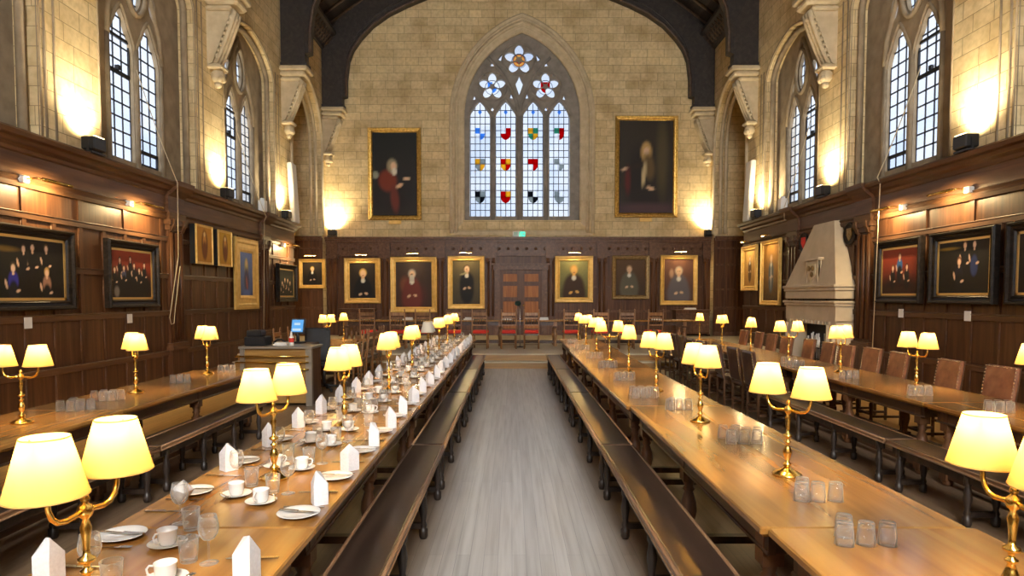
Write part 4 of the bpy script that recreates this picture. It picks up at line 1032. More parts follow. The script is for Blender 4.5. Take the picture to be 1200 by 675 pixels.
mb = MB(); mb.add([(-.105,-.023,.03),(.105,-.023,.03),(.105,-.023,.245),(-.105,-.023,.245)], [(0,1,2,3)])
mb.add([(-.085,-.025,.05),(.07,-.025,.05),(.07,-.025,.09),(-.085,-.025,.09)], [(0,1,2,3)], 1); mb.add([(-.06,-.025,.15),(.05,-.025,.15),(.05,-.025,.19),(-.06,-.025,.19)], [(0,1,2,3)], 1)
mb.xf(Mx); mb.build('screen', [emit('blue_screen', (.10,.36,.75), .28), emit('white_screen', (.6,.8,.95), .22)], r)
# the till stands on its own back shelf
mb = MB(); mb.bev(X_(318,11.4)-.3,11.22,ct-.05,X_(360,11.4)+.1,11.75,ct,.006)
for x in (X_(318,11.4)-.25, X_(360,11.4)+.03): mb.box(x,11.26,0,x+.05,11.7,ct-.05)
mb.build('till_table', M['tdark'], None, label='dark table carrying the till behind the serving counter', cat='table')
mb = MB(); mb.lathe([(.035,0),(.038,.02),(.038,.14),(.02,.17),(.014,.23),(.016,.235)], 14, m=0); mb.lathe([(.039,.06),(.039,.13)], 14, m=1, cap=False)
mb.build('sauce_bottle', [M['white'], M['red']], None, loc=(X_(340.5,10.7), 10.72, ct+.001), label='white bottle with red label on the serving counter', cat='bottle')
mb = MB(); mb.bev(-.11,-.08,0,.11,.08,.03,.004); mb.bev(-.09,-.07,.03,.10,.08,.055,.004); mb.build('paper_stack', M['card'], None, loc=(X_(329,10.8), 10.8, ct+.001), label='pile of white papers on the serving counter', cat='papers')
mb = MB(); mb.tube([(-.1,0,.04),(-.04,.02,.085),(.03,0,.085),(.1,0,.04)], .018, 6); mb.bev(-.1,-.06,0,.1,.06,.035,.006); mb.build('telephone', M['black'], None, loc=(X_(327.5,11.02), 11.02, ct+.001), label='black telephone beside the papers on the serving counter', cat='telephone')
# swivel chair
r = thing('office_chair', 'dark grey swivel chair beside the serving counter', 'chair', (X_(379,12.3), 12.3, 0), R(168))
mb = MB(); mb.bev(-.25,-.25,.46,.25,.25,.55,.04); mb.build('seat', M['grey'], r)
mb = MB(); mb.bev(-.25,.2,.56,.25,.27,1.20,.05); mb.build('backrest', M['grey'], r)
for s in (-1,1):
    mb = MB(); mb.bev(s*.30-.03,-.2,.68,s*.30+.03,.18,.72,.01); mb.tube([(s*.30,.05,.69),(s*.29,.05,.52),(s*.2,.05,.47)], .02, 6); mb.build('armrest', M['black'], r)
mb = MB(); mb.tube([(0,0,.1),(0,0,.47)], .03, 8); mb.build('gas_lift', M['black'], r)
mb = MB()
for k in range(5): a = 2*PI*k/5; mb.tube([(0,0,.12),(.28*math.cos(a),.28*math.sin(a),.07)], [.03,.018], 6)
mb.build('star_base', M['black'], r)
for k in range(5): a = 2*PI*k/5; mb = MB(); mb.ball((.28*math.cos(a),.28*math.sin(a),.032), .03, 0, 8); mb.build('castor', M['black'], r)

# ------------------------------------------------------------------ stone fireplace on the right wall
r = thing('fireplace', 'pale stone hooded fireplace with a carved coat of arms, right wall', 'fireplace', (XR-.035, 15.3, 0))
y0, y1 = -1.27, 1.30; pr = .42
mb = MB()
bot = [(-pr,y0,2.03),(0,y0,2.03),(0,y1,2.03),(-pr,y1,2.03)]; top = [(-.16,-.62,3.46),(0,-.62,3.46),(0,.36,3.46),(-.16,.36,3.46)]
mb.add(bot+top, [(0,1,2,3),(4,7,6,5),(0,4,5,1),(1,5,6,2),(2,6,7,3),(3,7,4,0)]); mb.build('hood', M['hood'], r)
mb = MB()
for z0, z1, o in ((1.97,2.04,.06),(1.90,1.97,.03),(1.72,1.90,.0),(1.62,1.68,.05),(1.56,1.62,.02)): mb.bev(-pr-o, y0-o, z0, 0, y1+o, z1, .015)
mb.build('mantel_shelf', M['hood'], r)
mb = MB(); mb.box(-pr+.02, y0+.02, 1.22, 0, y1-.02, 1.57)
for k in range(13): y = y0+.3+(y1-y0-.6)*k/12; mb.box(-pr+.0, y-.045, 1.15, -.25, y+.045, 1.23)
mb.build('lintel', M['hood'], r)
for s in (0,1):
    a, b = ((y0+.02, y0+.42) if s == 0 else (y1-.42, y1-.02)); mb = MB(); mb.box(-pr+.04, a, 0, 0, b, 1.24)
    for yy in (a+.08, b-.08): mb.tube([(-pr+.03,yy,.1),(-pr+.03,yy,1.15)], .05, 8)
    mb.bev(-pr-.02, a-.03, 0, 0, b+.03, .14, .01); mb.build('jamb', M['hood'], r)
mb = MB(); mb.box(-.04, y0+.42, 0, 0, y1-.42, 1.24); mb.build('fireback', M['iron'], r)
# carved panel on the hood
mb = MB(); yc, zc = -.12, 2.30; xs = -pr+.09
sl = (pr-.16)/(3.46-2.03)
fp = lambda u, v, w: (-pr+.06-w, u, v)
mb.prism([(yc-.30,2.06),(yc+.30,2.06),(yc+.30,2.62),(yc-.30,2.62)], -.2, .04, fp, 0)
mb.prism([(yc-.36,2.60),(yc+.36,2.60),(yc+.36,2.66),(yc-.36,2.66)], -.2, .08, fp, 0)
for a in (-.30,.25): mb.prism([(yc+a,2.06),(yc+a+.05,2.06),(yc+a+.05,2.62),(yc+a,2.62)], .0, .055, fp, 0)
mb.prism([(yc-.19,2.52),(yc+.19,2.52),(yc+.19,2.28),(yc,2.10),(yc-.19,2.28)], .0, .07, fp, 1)
for a, b in ((-.09,2.42),(.09,2.42),(-.06,2.28)): mb.prism([(yc+a+.06*math.cos(t), b+.06*math.sin(t)) for t in [2*PI*i/8 for i in range(8)]], .06, .095, fp, 2)
mb.build('carved_panel', [M['hood'], M['carved'], M['giltdull']], r)
r = thing('fire_basket', 'iron fire basket with white kindling inside the fireplace', 'fire basket', (XR-.30, 15.2, 0))
mb = MB()
for k in range(9): mb.tube([(-.09,-.4+.1*k,.05),(-.09,-.4+.1*k,.62)], .012, 6)
for z in (.12,.35,.6): mb.tube([(-.09,-.42,z),(-.09,.42,z)], .014, 6)
for y in (-.42,.42): mb.tube([(-.09,y,0),(-.09,y,.75)], .022, 6)
mb.tube([(.12,-.42,.12),(.12,.42,.12)], .014, 6); mb.tube([(.12,-.4,0),(.12,-.4,.14)], .014, 6); mb.tube([(.12,.4,0),(.12,.4,.14)], .014, 6)
mb.build('grate', M['iron'], r)
mb = MB(); j = random.Random(5)
for k in range(12): mb.tube([(-.04+.12*j.random(),-.38+.07*k,.14),(-.04+.1*j.random(),-.40+.07*k+j.uniform(-.1,.1),.7+.25*j.random())], .018, 6)
mb.build('kindling', M['white'], r)
for nm, y, z, c in (('nearer', 14.22, 3.12, 'giltdull'), ('farther', 16.45, 3.12, 'red')):
    r = thing('wall_roundel', f'{nm} dark carved roundel on the panelling beside the chimney hood', 'roundel', (XR-.062, y, z), -PI/2, 'roundels beside the chimney hood')
    k = MB(); k.lathe([(.0,.0),(.24,.0),(.25,.015),(.25,.035),(.22,.05),(.2,.03),(.19,.025),(0,.025)], 24); k.xf(Matrix.Rotation(PI/2,4,'X')); k.build('rim', M['blackfr'], r)
    k = MB(); k.prism([(-.1,.12),(.1,.12),(.1,-.02),(0,-.15),(-.1,-.02)], .025, .045, lambda u,v,w: (u,-w,v)); k.ball((0,-.04,.02), .06, 0, 8, (1,.4,1)); k.build('crest', M[c if c != 'red' else 'red'], r)
# ================================================================== pictures
def canvas_mesh(w, h, bg, ops, nx=30):
    ny = max(8, int(nx*h/w)); asp = w/h
    me = bpy.data.meshes.new('canvas'); v = []; f = []
    for j in range(ny+1):
        for i in range(nx+1): v.append((-w/2+w*i/nx, 0, -h/2+h*j/ny))
    for j in range(ny):
        for i in range(nx): a = j*(nx+1)+i; f.append((a, a+1, a+nx+2, a+nx+1))
    me.from_pydata(v, [], f); me.materials.append(M['canvas'])
    ca = me.color_attributes.new('pigment', 'FLOAT_COLOR', 'POINT'); c0, c1 = lin(bg[0]), lin(bg[1]); rr = random.Random(len(ops)+int(w*100))
    for k, p in enumerate(v):
        x = (p[0]+w/2)/h; y = (p[2]+h/2)/h; t = y+rr.uniform(-.08,.08)
        c = [max(0, c0[q]+(c1[q]-c0[q])*t) for q in range(3)]
        for (cx, cy, rx, ry, rot, col, soft) in ops:
            dx, dy = x-cx*asp, y-cy; cs, sn = math.cos(rot), math.sin(rot)
            e = math.sqrt(((dx*cs+dy*sn)/rx)**2+((-dx*sn+dy*cs)/ry)**2)
            q = min(1, max(0, (1+soft/2-e)/soft)); cl = lin(col)
            c = [c[z]+(cl[z]-c[z])*q for z in range(3)]
        ca.data[k].color = (*c, 1)
    return me
SK = (222,186,150)
def sitter(cx, hy, r, robe, hair=(90,70,50), skin=SK, wide=2.6, hands=True, collar=(225,220,205), low=0.0, beard=None, stand=False):
    o = [(cx, hy-r*3.6, r*wide*.8, r*2.9, 0, robe, .35), (cx, hy-r*6.0, r*wide*(1.0 if not stand else .8), r*4.2, 0, robe, .3), (cx, hy-r*1.4, r*.45, r*.8, 0, skin, .4)]
    if collar: o += [(cx, hy-r*1.9, r*.55, r*.6, 0, collar, .4)]
    o += [(cx, hy+r*.25, r*.98, r*1.15, 0, hair, .35), (cx+r*.05, hy, r*.74, r*1.0, 0, skin, .35), (cx-r*.25, hy+r*.1, r*.12, r*.07, 0, (70,45,35), .8), (cx+r*.32, hy+r*.1, r*.12, r*.07, 0, (70,45,35), .8), (cx+r*.05, hy-r*.5, r*.26, r*.1, 0, (165,95,80), .8)]
    if beard: o.append((cx, hy-r*.95, r*.6, r*.9, 0, beard, .4))
    if hands: o += [(cx-r*1.0, hy-r*5.6, r*.5, r*.32, .4, skin, .4), (cx+r*1.1, hy-r*5.4, r*.5, r*.32, -.4, skin, .4)]
    return o
def frame_mesh(name, w, h, fw, dp, mt, slip=None, double=True):
    mb = MB()
    prof = [(0,0),(0,dp*.75),(fw*.14,dp),(fw*.32,dp*.96),(fw*.42,dp*.62),(fw*.68,dp*.52),(fw*.80,dp*.66),(fw*.90,dp*.55),(fw,dp*.30),(fw,0)]
    n = len(prof); v = []; f = []
    for sx, sy in ((-1,-1),(1,-1),(1,1),(-1,1)):
        for a, b in prof: v.append((sx*(w/2-a), -b, sy*(h/2-a)))
    for k in range(4):
        k2 = (k+1) % 4
        for i in range(n-1): f.append((k*n+i, k2*n+i, k2*n+i+1, k*n+i+1))
    mb.add(v, f, 0)
    if slip is not None:
        for i in range(8, 9):
            for k in range(4):
                pass
    return mb.mesh('frame', mt)
def bar(mb, w, h, fw, d, t, m=0):
    "thin flat rectangular moulding set inside a frame"
    for q in ((-w/2,-h/2,w/2,-h/2+t),(-w/2,h/2-t,w/2,h/2),(-w/2,-h/2,-w/2+t,h/2),(w/2-t,-h/2,w/2,h/2)): mb.box(q[0], -d-.012, q[1], q[2], -d, q[3], m)
PLIGHT = {}
def warm_area(parent, loc, rot, sx, sy, w, col=(1,.74,.36)):
    key = (sx, sy, w)
    if key not in PLIGHT:
        ld = PLIGHT[key] = bpy.data.lights.new('picture_light', 'AREA'); ld.shape = 'RECTANGLE'; ld.size = sx; ld.size_y = sy; ld.energy = w; ld.color = col
    o = bpy.data.objects.new('lamp_tube', PLIGHT[key]); COL.objects.link(o); o.parent = parent; o.location = loc; o.rotation_euler = rot
    return o
def painting(label, loc, rz, w, h, fw, mt, bg, ops, group=None, light=0, slip=False, nx=30, cat='painting', name='framed_painting', plaque=False, dp=.09, case=0):
    r = thing(name, label, cat, loc, rz, group)
    obj('frame', frame_mesh('frame', w, h, fw, dp, mt), r)
    mb = MB(); mb.box(-w/2+.02, -.02, -h/2+.02, w/2-.02, -.004, h/2-.02); mb.build('backing', M['blackfr'], r)
    o = obj('canvas', canvas_mesh(w-2*fw+.01, h-2*fw+.01, bg, ops, nx), r, (0, -.022, 0))
    if case:
        for ch in r.children: ch.location.y -= case
        mb = MB(); mb.bev(-w/2+.005,-case-.01,-h/2+.005,w/2-.005,-.005,h/2-.005,.004); mb.build('case', M['black'], r)
    if slip:
        mb = MB(); bar(mb, w-2*fw+.01, h-2*fw+.01, fw, .02, .045); mb.build('gilt_slip', M['slip'], r)
    if plaque:
        mb = MB(); mb.bev(-.23,-.05,-h/2-.15,.23,-.01,-h/2-.01,.006); mb.build('plaque', M['giltlt'], r)
    if light:
        mb = MB(); mb.tube([(-.22,-.24,h/2+.12),(.22,-.24,h/2+.12)], .022, 8); mb.tube([(0,-.01,h/2+.02),(0,-.08,h/2+.14),(0,-.24,h/2+.13)], .009, 6); p = mb.build('picture_light', M['brass'], r)
        warm_area(p, (0,-.235,h/2+.095), (R(-38),0,0), .42, .04, light)
    return r
def px_rect(x0, y0, x1, y1, Y):
    a, b = at(x0, y1, Y), at(x1, y0, Y); return (a[0]+b[0])/2, (a[1]+b[1])/2, b[0]-a[0], b[1]-a[1]
def end_pic(label, r, fw, mt, bg, ops, light=0, Y=YE-.10, **kw):
    x, z, w, h = px_rect(*r, Y); return painting(label, (x, Y, z), 0, w, h, fw, mt, bg, ops, light=light, **kw)
DK = ((34,27,22),(52,43,34))
gw = 'gilt framed portraits along the dais wall'
end_pic('large gilt portrait high on gable wall left of window, red robed sitter', (432,150,493.5,258), .17, M['gilt'], ((52,46,40),(34,36,34)),
  [(.45,.30,.30,.30,0,(40,36,36),.6),(.34,.42,.11,.13,.2,(124,52,32),.4)]+[(.44,.60,.062,.085,0,(150,138,110),.4),(.47,.595,.036,.05,0,SK,.4),(.49,.53,.03,.045,0,(220,214,196),.5),(.60,.36,.05,.022,.5,SK,.5),(.77,.445,.045,.018,0,SK,.5),(.5,.2,.05,.16,.1,(110,50,40),.6),(.06,.49,.04,.045,0,(150,150,128),.5)], Y=YE-.02, plaque=True)
end_pic('large gilt portrait high on gable wall right of window, long fair wig', (720,136,794.5,255), .17, M['gilt'], ((66,58,48),(56,48,38)),
  [(.5,.32,.24,.42,0,(44,38,34),.5),(.25,.5,.12,.03,.25,(50,40,34),.5),(.10,.475,.04,.018,.3,SK,.5),(.80,.6,.06,.4,0,(84,74,50),.9),(.50,.66,.058,.11,0,(196,158,96),.4),(.505,.67,.03,.042,0,SK,.4),(.55,.50,.06,.14,.1,(104,84,52),.6),(.46,.42,.022,.13,-.1,(206,186,140),.6),(.58,.27,.045,.02,-.3,SK,.5),(.5,.05,.4,.06,0,(84,62,66),.9),(.16,.35,.03,.14,0,(100,40,36),.9)], Y=YE-.02, plaque=True)
end_pic('gilt portrait in alcove at far left, dark gowned figure', (351,303.5,381.5,338), .13, M['giltlt'], DK,
  sitter(.5,.70,.085,(30,24,22),(196,158,60)), light=6, Y=YE-.66, group=None)
end_pic('gilt portrait left of the dais wall, bald sitter in black suit', (404,302.5,446,355.5), .20, M['giltlt'], DK, sitter(.52,.70,.105,(24,22,24),(206,166,90)), 5.5, group=gw)
end_pic('wide gilt portrait second from left of dais wall, bearded man seated in red', (458,301,512,366), .20, M['giltlt'], ((74,48,38),(62,50,42)),
  [(.5,.25,.26,.3,0,(86,44,38),.6),(.25,.5,.1,.16,0,(120,70,50),.8)]+sitter(.45,.72,.085,(110,50,42),(170,160,150),beard=(196,190,180)), 5.5, group=gw)
end_pic('gilt portrait left of double doors, standing figure in black gown', (525,300,568,362), .18, M['giltlt'], ((70,62,46),(104,92,60)), sitter(.52,.80,.078,(28,25,24),(70,50,34),stand=True)+[(.4,.70,.09,.022,.3,(160,150,110),.5)], 7, group=gw)
end_pic('gilt portrait right of double doors, broad sitter against olive ground', (650,300,695,354.5), .19, M['giltlt'], ((98,96,60),(146,142,88)), sitter(.5,.74,.108,(66,46,30),(196,150,80),(226,176,96),3.0), 5.5, group=gw)
end_pic('dull framed portrait right of the doors, grey sitter without picture light', (717,299.5,761,350.5), .15, M['giltdull'], ((70,52,36),(96,70,44)), sitter(.45,.72,.088,(96,92,76),(150,120,90),wide=3.0), 0, group=gw)
end_pic('gilt portrait at the right end of dais wall, grey robed sitter', (773,299,817.5,357.5), .16, M['giltlt'], ((84,60,48),(124,84,66)), sitter(.5,.70,.092,(104,98,102),(190,170,150),wide=3.0)+[(.25,.66,.05,.1,0,(190,150,120),.8)], 7, group=gw)

def side_pic(side, label, y0, y1, z0, z1, fw, mt, bg, ops, **kw):
    x = XL+.085 if side == 'left' else XR-.085
    return painting(label, (x, (y0+y1)/2, (z0+z1)/2), PI/2 if side == 'left' else -PI/2, y1-y0, z1-z0, fw, mt, bg, ops, **kw)
def person(x, y, s, top, hair=(60,40,28), skirt=(20,18,20), legs=False, arm=True, face=1.0):
    o = [(x, y-s*2.6, s*1.35, s*2.0, 0, top, .3), (x, y-s*5.2, s*1.3, s*2.6, 0, skirt, .3)]
    o += [(x, y+s*.15, s*.80, s*1.05, 0, hair, .3), (x, y-.1*s, s*.55, s*.78, 0, (226,190,160), .3), (x, y-s*1.15, s*.3, s*.35, 0, (216,176,146), .4)]
    if arm: o += [(x-s*1.2, y-s*3.3, s*.3, s*1.0, .25, (214,176,148), .4), (x+s*.8, y-s*4.6, s*.6, s*.3, .3, (214,176,148), .4)]
    return o
gp = 'dark framed group photographs on the side walls'
pk = dict(fw=.14, mt=M['blackfr'], slip=True, nx=96, cat='photograph', name='framed_photograph', group=gp, dp=.11)
side_pic('left', 'dark framed group photograph at far left, seated figure in blue, black ground', 8.45, 10.16, 1.575, 2.755, bg=((10,9,9),(30,27,23)),
  ops=[(.18,.78,.25,.04,0,(120,92,40),.9)]+person(.53,.83,.066,(18,17,19))+person(.72,.83,.06,(18,17,19),(110,80,40))+person(.41,.80,.066,(19,18,20))+person(.27,.5,.075,(52,48,140),(70,56,44),(22,22,30),face=1.1)+person(.72,.45,.07,(150,110,90),(190,150,90),(18,18,20)), **pk)
side_pic('left', 'dark framed photograph of seven gowned people on red ground, left wall', 11.0, 12.57, 1.58, 2.75, bg=((14,11,12),(150,58,34)),
  ops=[(.5,.26,.75,.36,0,(20,16,18),.4)]+sum([person(a,b,.052,c,h) for a,b,c,h in ((.22,.77,(20,18,20),(50,34,24)),(.46,.80,(22,20,22),(40,30,26)),(.80,.70,(24,30,28),(70,50,36)),(.55,.68,(26,25,32),(60,40,30)),(.10,.58,(24,22,22),(90,66,36)),(.31,.62,(64,70,100),(50,40,30)),(.67,.59,(24,22,24),(44,34,26)))], [])+[(.14,.16,.08,.1,0,(120,110,102),.6)], **pk)
side_pic('left', 'small dark framed group photograph near the alcove on the left wall', 19.0, 20.62, 1.62, 2.74, bg=((16,18,16),(32,36,31)),
  ops=sum([person(a,b,.07,(26,25,24)) for a,b in ((.25,.5),(.42,.62),(.6,.6),(.75,.52))], []), **pk)
side_pic('right', 'dark framed photograph of three people on red ground, right wall', 11.6, 13.06, 1.65, 2.84, bg=((34,17,15),(146,56,34)),
  ops=[(.5,.10,.75,.30,0,(40,20,18),.7)]+person(.51,.80,.07,(52,96,150),(120,70,36),(24,24,28))+person(.33,.57,.06,(24,24,30),(100,76,50))+person(.70,.58,.06,(28,28,30),(60,42,30)), **pk)
side_pic('right', 'large dark framed photograph of three people in black, right wall', 9.82, 11.36, 1.65, 2.84, bg=((12,11,10),(34,29,23)),
  ops=[(.22,.84,.25,.025,0,(150,118,40),.9)]+person(.53,.88,.068,(18,17,18),(90,50,30))+person(.70,.88,.07,(17,17,18),(60,40,28),(42,54,96))+person(.43,.60,.075,(30,27,40),(110,66,44),(18,17,20)), **pk)
side_pic('right', 'dark framed picture cut off at the right edge of the view', 7.9, 9.6, 1.65, 2.84, bg=((16,15,15),(40,33,26)), ops=person(.4,.7,.06,(30,30,34))+person(.65,.7,.06,(34,30,30)), **pk)
gs = 'narrow gilt panels on the side walls'
icon = lambda y0: [(.5,.5,.19,.42,0,(96,54,20),.4),(.5,.58,.10,.26,0,(206,140,60),.5),(.5,.80,.06,.07,0,(232,196,130),.4),(.5,.35,.13,.26,0,(120,62,24),.5)]
side_pic('left', 'small golden icon panel, nearer of two on the left wall', 13.95, 14.72, 2.47, 3.32, .06, M['giltlt'], ((190,130,44),(196,136,48)), icon(0), dp=.04, case=.12, group=gs)
side_pic('left', 'small golden icon panel, farther of two on the left wall', 15.0, 15.72, 2.47, 3.30, .06, M['giltlt'], ((200,145,42),(206,156,44)), icon(1), dp=.04, case=.12, group=gs)
side_pic('left', 'tall blue painting of a veiled figure in wide gold frame, left wall', 16.12, 17.6, 1.45, 3.25, .36, M['giltlt'], ((74,90,136),(104,130,190)),
  [(.5,.66,.12,.20,0,(150,140,120),.4),(.5,.74,.07,.12,0,(206,190,120),.5),(.5,.76,.04,.06,0,SK,.5),(.5,.36,.14,.26,0,(70,64,96),.5),(.52,.28,.05,.16,.2,(150,84,84),.6),(.5,.05,.2,.08,0,(90,110,170),.6)], dp=.07, group=gs)
side_pic('right', 'tall pale gilt portrait nearest the alcove on right wall, standing figure', 19.45, 20.7, 1.95, 3.32, .15, M['giltlt'], ((176,128,60),(214,166,90)), sitter(.5,.76,.065,(94,66,34),(110,74,36),wide=2.4,stand=True), light=8, group=gs)
side_pic('right', 'tall gilt portrait beside the chimney hood, pale figure in grey gown', 17.75, 19.1, 1.53, 3.36, .13, M['giltlt'], ((84,66,44),(196,140,66)), sitter(.5,.74,.058,(96,102,102),(190,150,110),wide=2.4,stand=True)+[(.5,.45,.02,.22,0,(210,206,196),.6)], light=8, group=gs)

# long tubular picture lights on the panelling
def tube_light(side, y, z, dy, label):
    d = 1 if side == 'left' else -1; xw = XL if side == 'left' else XR
    r = thing('picture_lamp', label, 'picture light', (xw+d*.11, y, z), 0, 'tube picture lights above the photographs')
    mb = MB(); mb.bev(-.05,-.06,-.05,.05,.06,.05,.01); mb.build('wall_box', M['white'], r)
    mb = MB(); mb.tube([(0,0,0),(d*.18,0,.02),(d*.26,dy*.05,.0)], .012, 6); mb.build('arm', M['brass'], r)
    mb = MB(); mb.tube([(d*.27,0,0),(d*.27,dy,0)], .026, 8); t = mb.build('tube_shade', M['brass'], r)
    o = warm_area(t, (d*.25, dy/2, -.03), (0, d*R(42), 0), .05, abs(dy), 11)
    return r
tube_light('left', 9.22, 3.40, .6, 'picture light tube above the group photograph at far left')
tube_light('left', 11.75, 3.42, .6, 'picture light tube above the seven gowned people')
tube_light('left', 19.6, 3.30, .6, 'picture light tube above small photograph by the left alcove')
tube_light('right', 12.25, 3.42, .6, 'picture light tube above the three people on red ground')
tube_light('right', 10.5, 3.46, .6, 'picture light tube above the three people in black')
# captions
def card(side, y, z, label):
    d = 1 if side == 'left' else -1; x = (XL if side == 'left' else XR)+d*.064
    mb = MB(); mb.bev(min(0,d*.01), -.075, -.08, max(0,d*.01), .075, .08, .002); mb.build('caption_card', M['card'], None, loc=(x, y, z), label=label, cat='card', group='white caption cards on the side walls')
card('left', 9.27, 1.40, 'white caption card under the group photograph at far left')
card('left', 11.74, 1.38, 'white caption card under the seven gowned people photograph')
card('right', 12.3, 1.46, 'white caption card under the three people on red ground')
card('right', 10.5, 1.46, 'white caption card under the three people in black')

# ------------------------------------------------------------------ floodlights on the cornice
FLOOD_W = 72
FL = {}
def flood(x, y, z, dx, dy, label, w=FLOOD_W, s=1.0):
    x -= dx*.08; y -= dy*.08
    r = thing('floodlight', label, 'floodlight', (x, y, z+.001), math.atan2(dy, dx), 'black floodlights on the cornice'); r.scale = (s,s,s)
    mb = MB(); mb.bev(-.10,-.16,.05,.12,.16,.27,.02); mb.build('housing', M['black'], r)
    mb = MB(); mb.box(-.07,-.17,.0,.05,.17,.03)
    for q in (-.175,.165): mb.box(-.02,q,.0,.02,q+.01,.2)
    mb.build('bracket', M['black'], r)
    mb = MB(); mb.add([(-.085,-.13,.272),(.1,-.13,.272),(.1,.13,.272),(-.085,.13,.272)], [(0,1,2,3)]); mb.build('lens', M['bulb'], r)
    key = w
    if key not in FL:
        ld = FL[key] = bpy.data.lights.new('flood', 'SPOT'); ld.energy = w; ld.color = (1,.85,.56); ld.spot_size = R(135); ld.spot_blend = 1.0; ld.shadow_soft_size = .12
    o = bpy.data.objects.new('flood_lamp', FL[key]); COL.objects.link(o); o.parent = r; o.location = (-.05,0,.36); o.rotation_euler = (0, R(180+32), 0)
    return r
cz = CORN+.0
flood(XL+.15, 10.62, cz, -1, 0, 'black floodlight on the left cornice, nearest the viewer')
flood(XL+.15, 15.55, cz, -1, 0, 'black floodlight on the left cornice under the second pier')
flood(XL+.15, 19.6, cz, -1, 0, 'black floodlight on the left cornice by the alcove')
flood(XR-.15, 10.45, cz, 1, 0, 'black floodlight on the right cornice, nearest the viewer')
flood(XR-.15, 15.2, cz, 1, 0, 'black floodlight on the right cornice under the second pier')
flood(XR-.15, 19.35, cz, 1, 0, 'black floodlight on the right cornice by the alcove')
ez = 3.97
xl_, xr_ = P(388,0)[0], P(832.5,0)[0]
flood(xl_, YE-.15, ez, 0, 1, 'small black floodlight at the left end of the dais panelling', 120)
flood(xr_, YE-.15, ez, 0, 1, 'small black floodlight at the right end of the dais panelling', 120)

for yy, wh in ((5.8, 'just outside the view'), (1.0, 'beside the viewer'), (-3.8, 'behind the viewer')):
    flood(XL+.15, yy, cz, -1, 0, f'black floodlight on the left cornice {wh}' ); flood(XR-.15, yy, cz, 1, 0, f'black floodlight on the right cornice {wh}')
# exit sign
r = thing('exit_sign', 'green and white exit sign above the dais panelling', 'sign', (P(608.3,276.5)[0], YE-.13, 3.975))
mb = MB(); mb.bev(-.24,-.03,.0,.24,.03,.21,.006); mb.build('case', M['white'], r)
mb = MB(); mb.box(-.0,-.034,.015,.225,-.031,.195,0); mb.build('green_field', emit('exit_green', (.02,.50,.30), .5), r)
mb = MB(); zz = lambda u,v,w: (u,-.035-w,v); mb.ball((.04,-.036,.15), .018, 0, 8, (1,.2,1)); mb.prism([(.03,.13),(.055,.13),(.06,.08),(.045,.08)], 0, .002, zz)
mb.prism([(.045,.085),(.06,.085),(.085,.04),(.07,.035)], 0, .002, zz); mb.prism([(.045,.085),(.058,.08),(.03,.035),(.018,.04)], 0, .002, zz)
mb.prism([(.12,.115),(.16,.115),(.16,.14),(.205,.105),(.16,.07),(.16,.095),(.12,.095)], 0, .002, zz); mb.build('pictogram', M['white'], r)
mb = MB()
for k in range(4): mb.box(-.2,-.034,.05+.035*k,-.05,-.031,.065+.035*k)
mb.build('lettering', mat('sign_green', (.05,.42,.25), .5), r)

# white panels standing on the cornice and ropes
for side, d, xw in (('left',1,XL),('right',-1,XR)):
    mb = MB(); mb.bev(-.07,-.24,0,.07,.24,1.82,.02); mb.box(.055*d,-.20,.04,.078*d,.20,1.78)
    mb.xf(Matrix.Rotation(R(-3.0*d),4,'Y'))
    o = mb.build('column_speaker', M['white'], None, loc=(xw+d*.20, 20.45 if d > 0 else 20.1, CORN+.012), label=f'tall white column panel standing on the {side} cornice', cat='panel', group='tall white panels on the cornices')
def cord(label, pts, r=.008):
    mb = MB(); mb.tube(pts, r, 5); mb.build('window_cord', M['rope'], None, label=label, cat='cord', group='pale cords hanging from the windows')
def wallpt(side, px, py, off=.0):
    "point on the side wall plane (offset inward) seen at a photo pixel"
    xw = XL+off if side == 'left' else XR-off
    rx = (px-PX)/F; u = -(py-PY)/F; y = math.cos(TILT)+u*math.sin(TILT); z = -math.sin(TILT)+u*math.cos(TILT); s = xw/rx
    return (xw, y*s, EYE+z*s)
def sag(a, b, k=.0, n=6): return [tuple(a[i]+(b[i]-a[i])*t/n-(k*4*(t/n)*(1-t/n) if i == 2 else 0) for i in range(3)) for t in range(n)]
a = wallpt('left',160,82,-.22); b = wallpt('left',208,214,.32); c = wallpt('left',209,300,.22); e = wallpt('left',199,372,.16)
cord('pale cord looped down the left panelling from the nearer window', sag(a,b,.08)+[b]+sag((b[0],b[1],b[2]-.03),c)+[c, e, (e[0],e[1]+.05,e[2]-.14),(e[0],e[1]+.16,e[2]-.12),(e[0],e[1]+.2,e[2]+.1),(c[0],c[1]+.06,c[2]-.2)])
a = wallpt('left',276,148,-.22); b = wallpt('left',312,254,.32); c = wallpt('left',309,400,.16)
cord('pale cord hanging from the farther left window beside white winder box', sag(a,b,.12)+[b,(b[0]-.05,b[1],b[2]-.1),c])
a = wallpt('right',1079,78,-.22); b = wallpt('right',1028,208,.32); c = wallpt('right',1022.5,407,.16)
cord('pale cord hanging from the nearer right window beside dark pilaster', sag(a,b,.08)+[b,(b[0]+.06,b[1],b[2]-.1),c], .010)
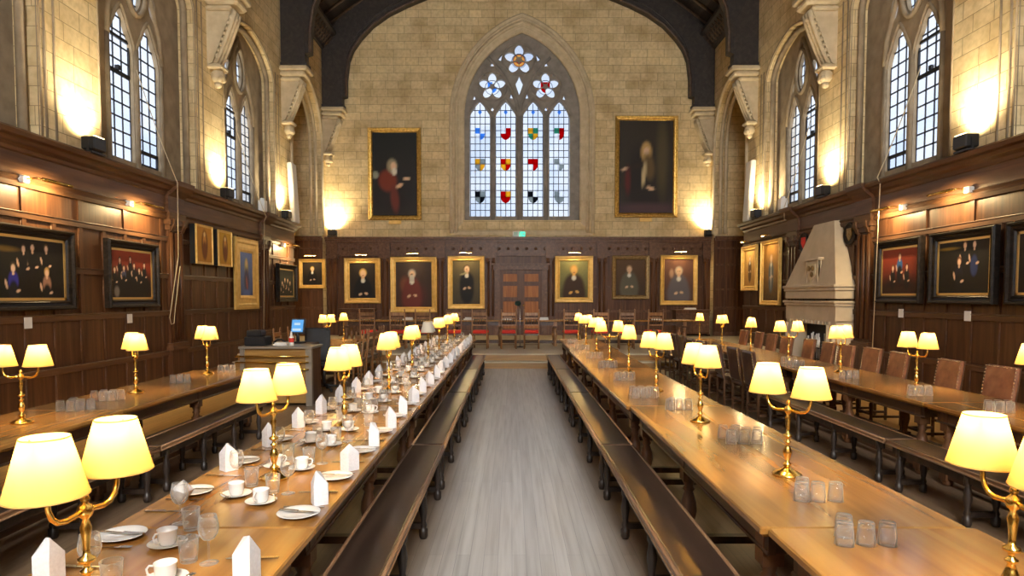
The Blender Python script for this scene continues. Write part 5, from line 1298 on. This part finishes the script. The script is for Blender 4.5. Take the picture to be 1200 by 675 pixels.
a = wallpt('right',950,140,-.22); b = wallpt('right',919,243,.32); c = wallpt('right',919,258,.3)
cord('pale cord hanging from the farther right window above chimney hood', sag(a,b,.12)+[b,c])
for side, px in (('left',308),('right',917)):
    q = wallpt(side, px, 248, .2); mb = MB(); mb.bev(-.09,-.1,0,.09,.1,.30,.015); mb.bev(-.05,-.05,.3,.05,.05,.36,.01)
    mb.build('winder_box', M['white'], None, loc=(q[0], q[1], CORN+.012), label=f'small white window winder box on the {side} cornice', cat='box', group='white winder boxes on the cornices')

# ================================================================== daylight, world, render
SKYL = {}
for loc, rot, sx, sy, kd in SKY:
    if kd not in SKYL:
        ld = SKYL[kd] = bpy.data.lights.new('daylight_'+kd, 'AREA'); ld.shape = 'RECTANGLE'; ld.color = (1,.96,.88) if kd == 'rear' else (.88,.94,1)  # the rear one is added fill, far stronger than the other skies
        if kd == 'side': ld.size, ld.size_y = sy+1.0, sx+1.2
        else: ld.size, ld.size_y = sx, sy
        ld.energy = dict(rear=REAR_FILL, side=SKY_L*1.25, end=SKY_L)[kd]*PI*ld.size*ld.size_y
    o = bpy.data.objects.new('daylight', SKYL[kd]); COL.objects.link(o); o.location = loc
    o.rotation_euler = (0, (-PI/2 if loc[0] < 0 else PI/2), 0) if kd == 'side' else ((-PI/2 if kd == 'end' else PI/2), 0, 0)
w = bpy.data.worlds.new('sky'); sc.world = w; w.use_nodes = True
bg = w.node_tree.nodes['Background']; bg.inputs[0].default_value = (.75,.85,1,1); bg.inputs[1].default_value = .2
vs = sc.view_settings; sc.display_settings.display_device = 'sRGB'; vs.view_transform = 'Standard'; vs.look = 'None'; vs.gamma = 1; vs.use_curve_mapping = False; vs.exposure = EXPO
cy = sc.cycles
cy.max_bounces = 8; cy.diffuse_bounces = 4; cy.glossy_bounces = 4; cy.transmission_bounces = 6; cy.transparent_max_bounces = 24
cy.caustics_reflective = False; cy.caustics_refractive = False; cy.sample_clamp_indirect = 6; cy.sample_clamp_direct = 0
cy.use_denoising = True
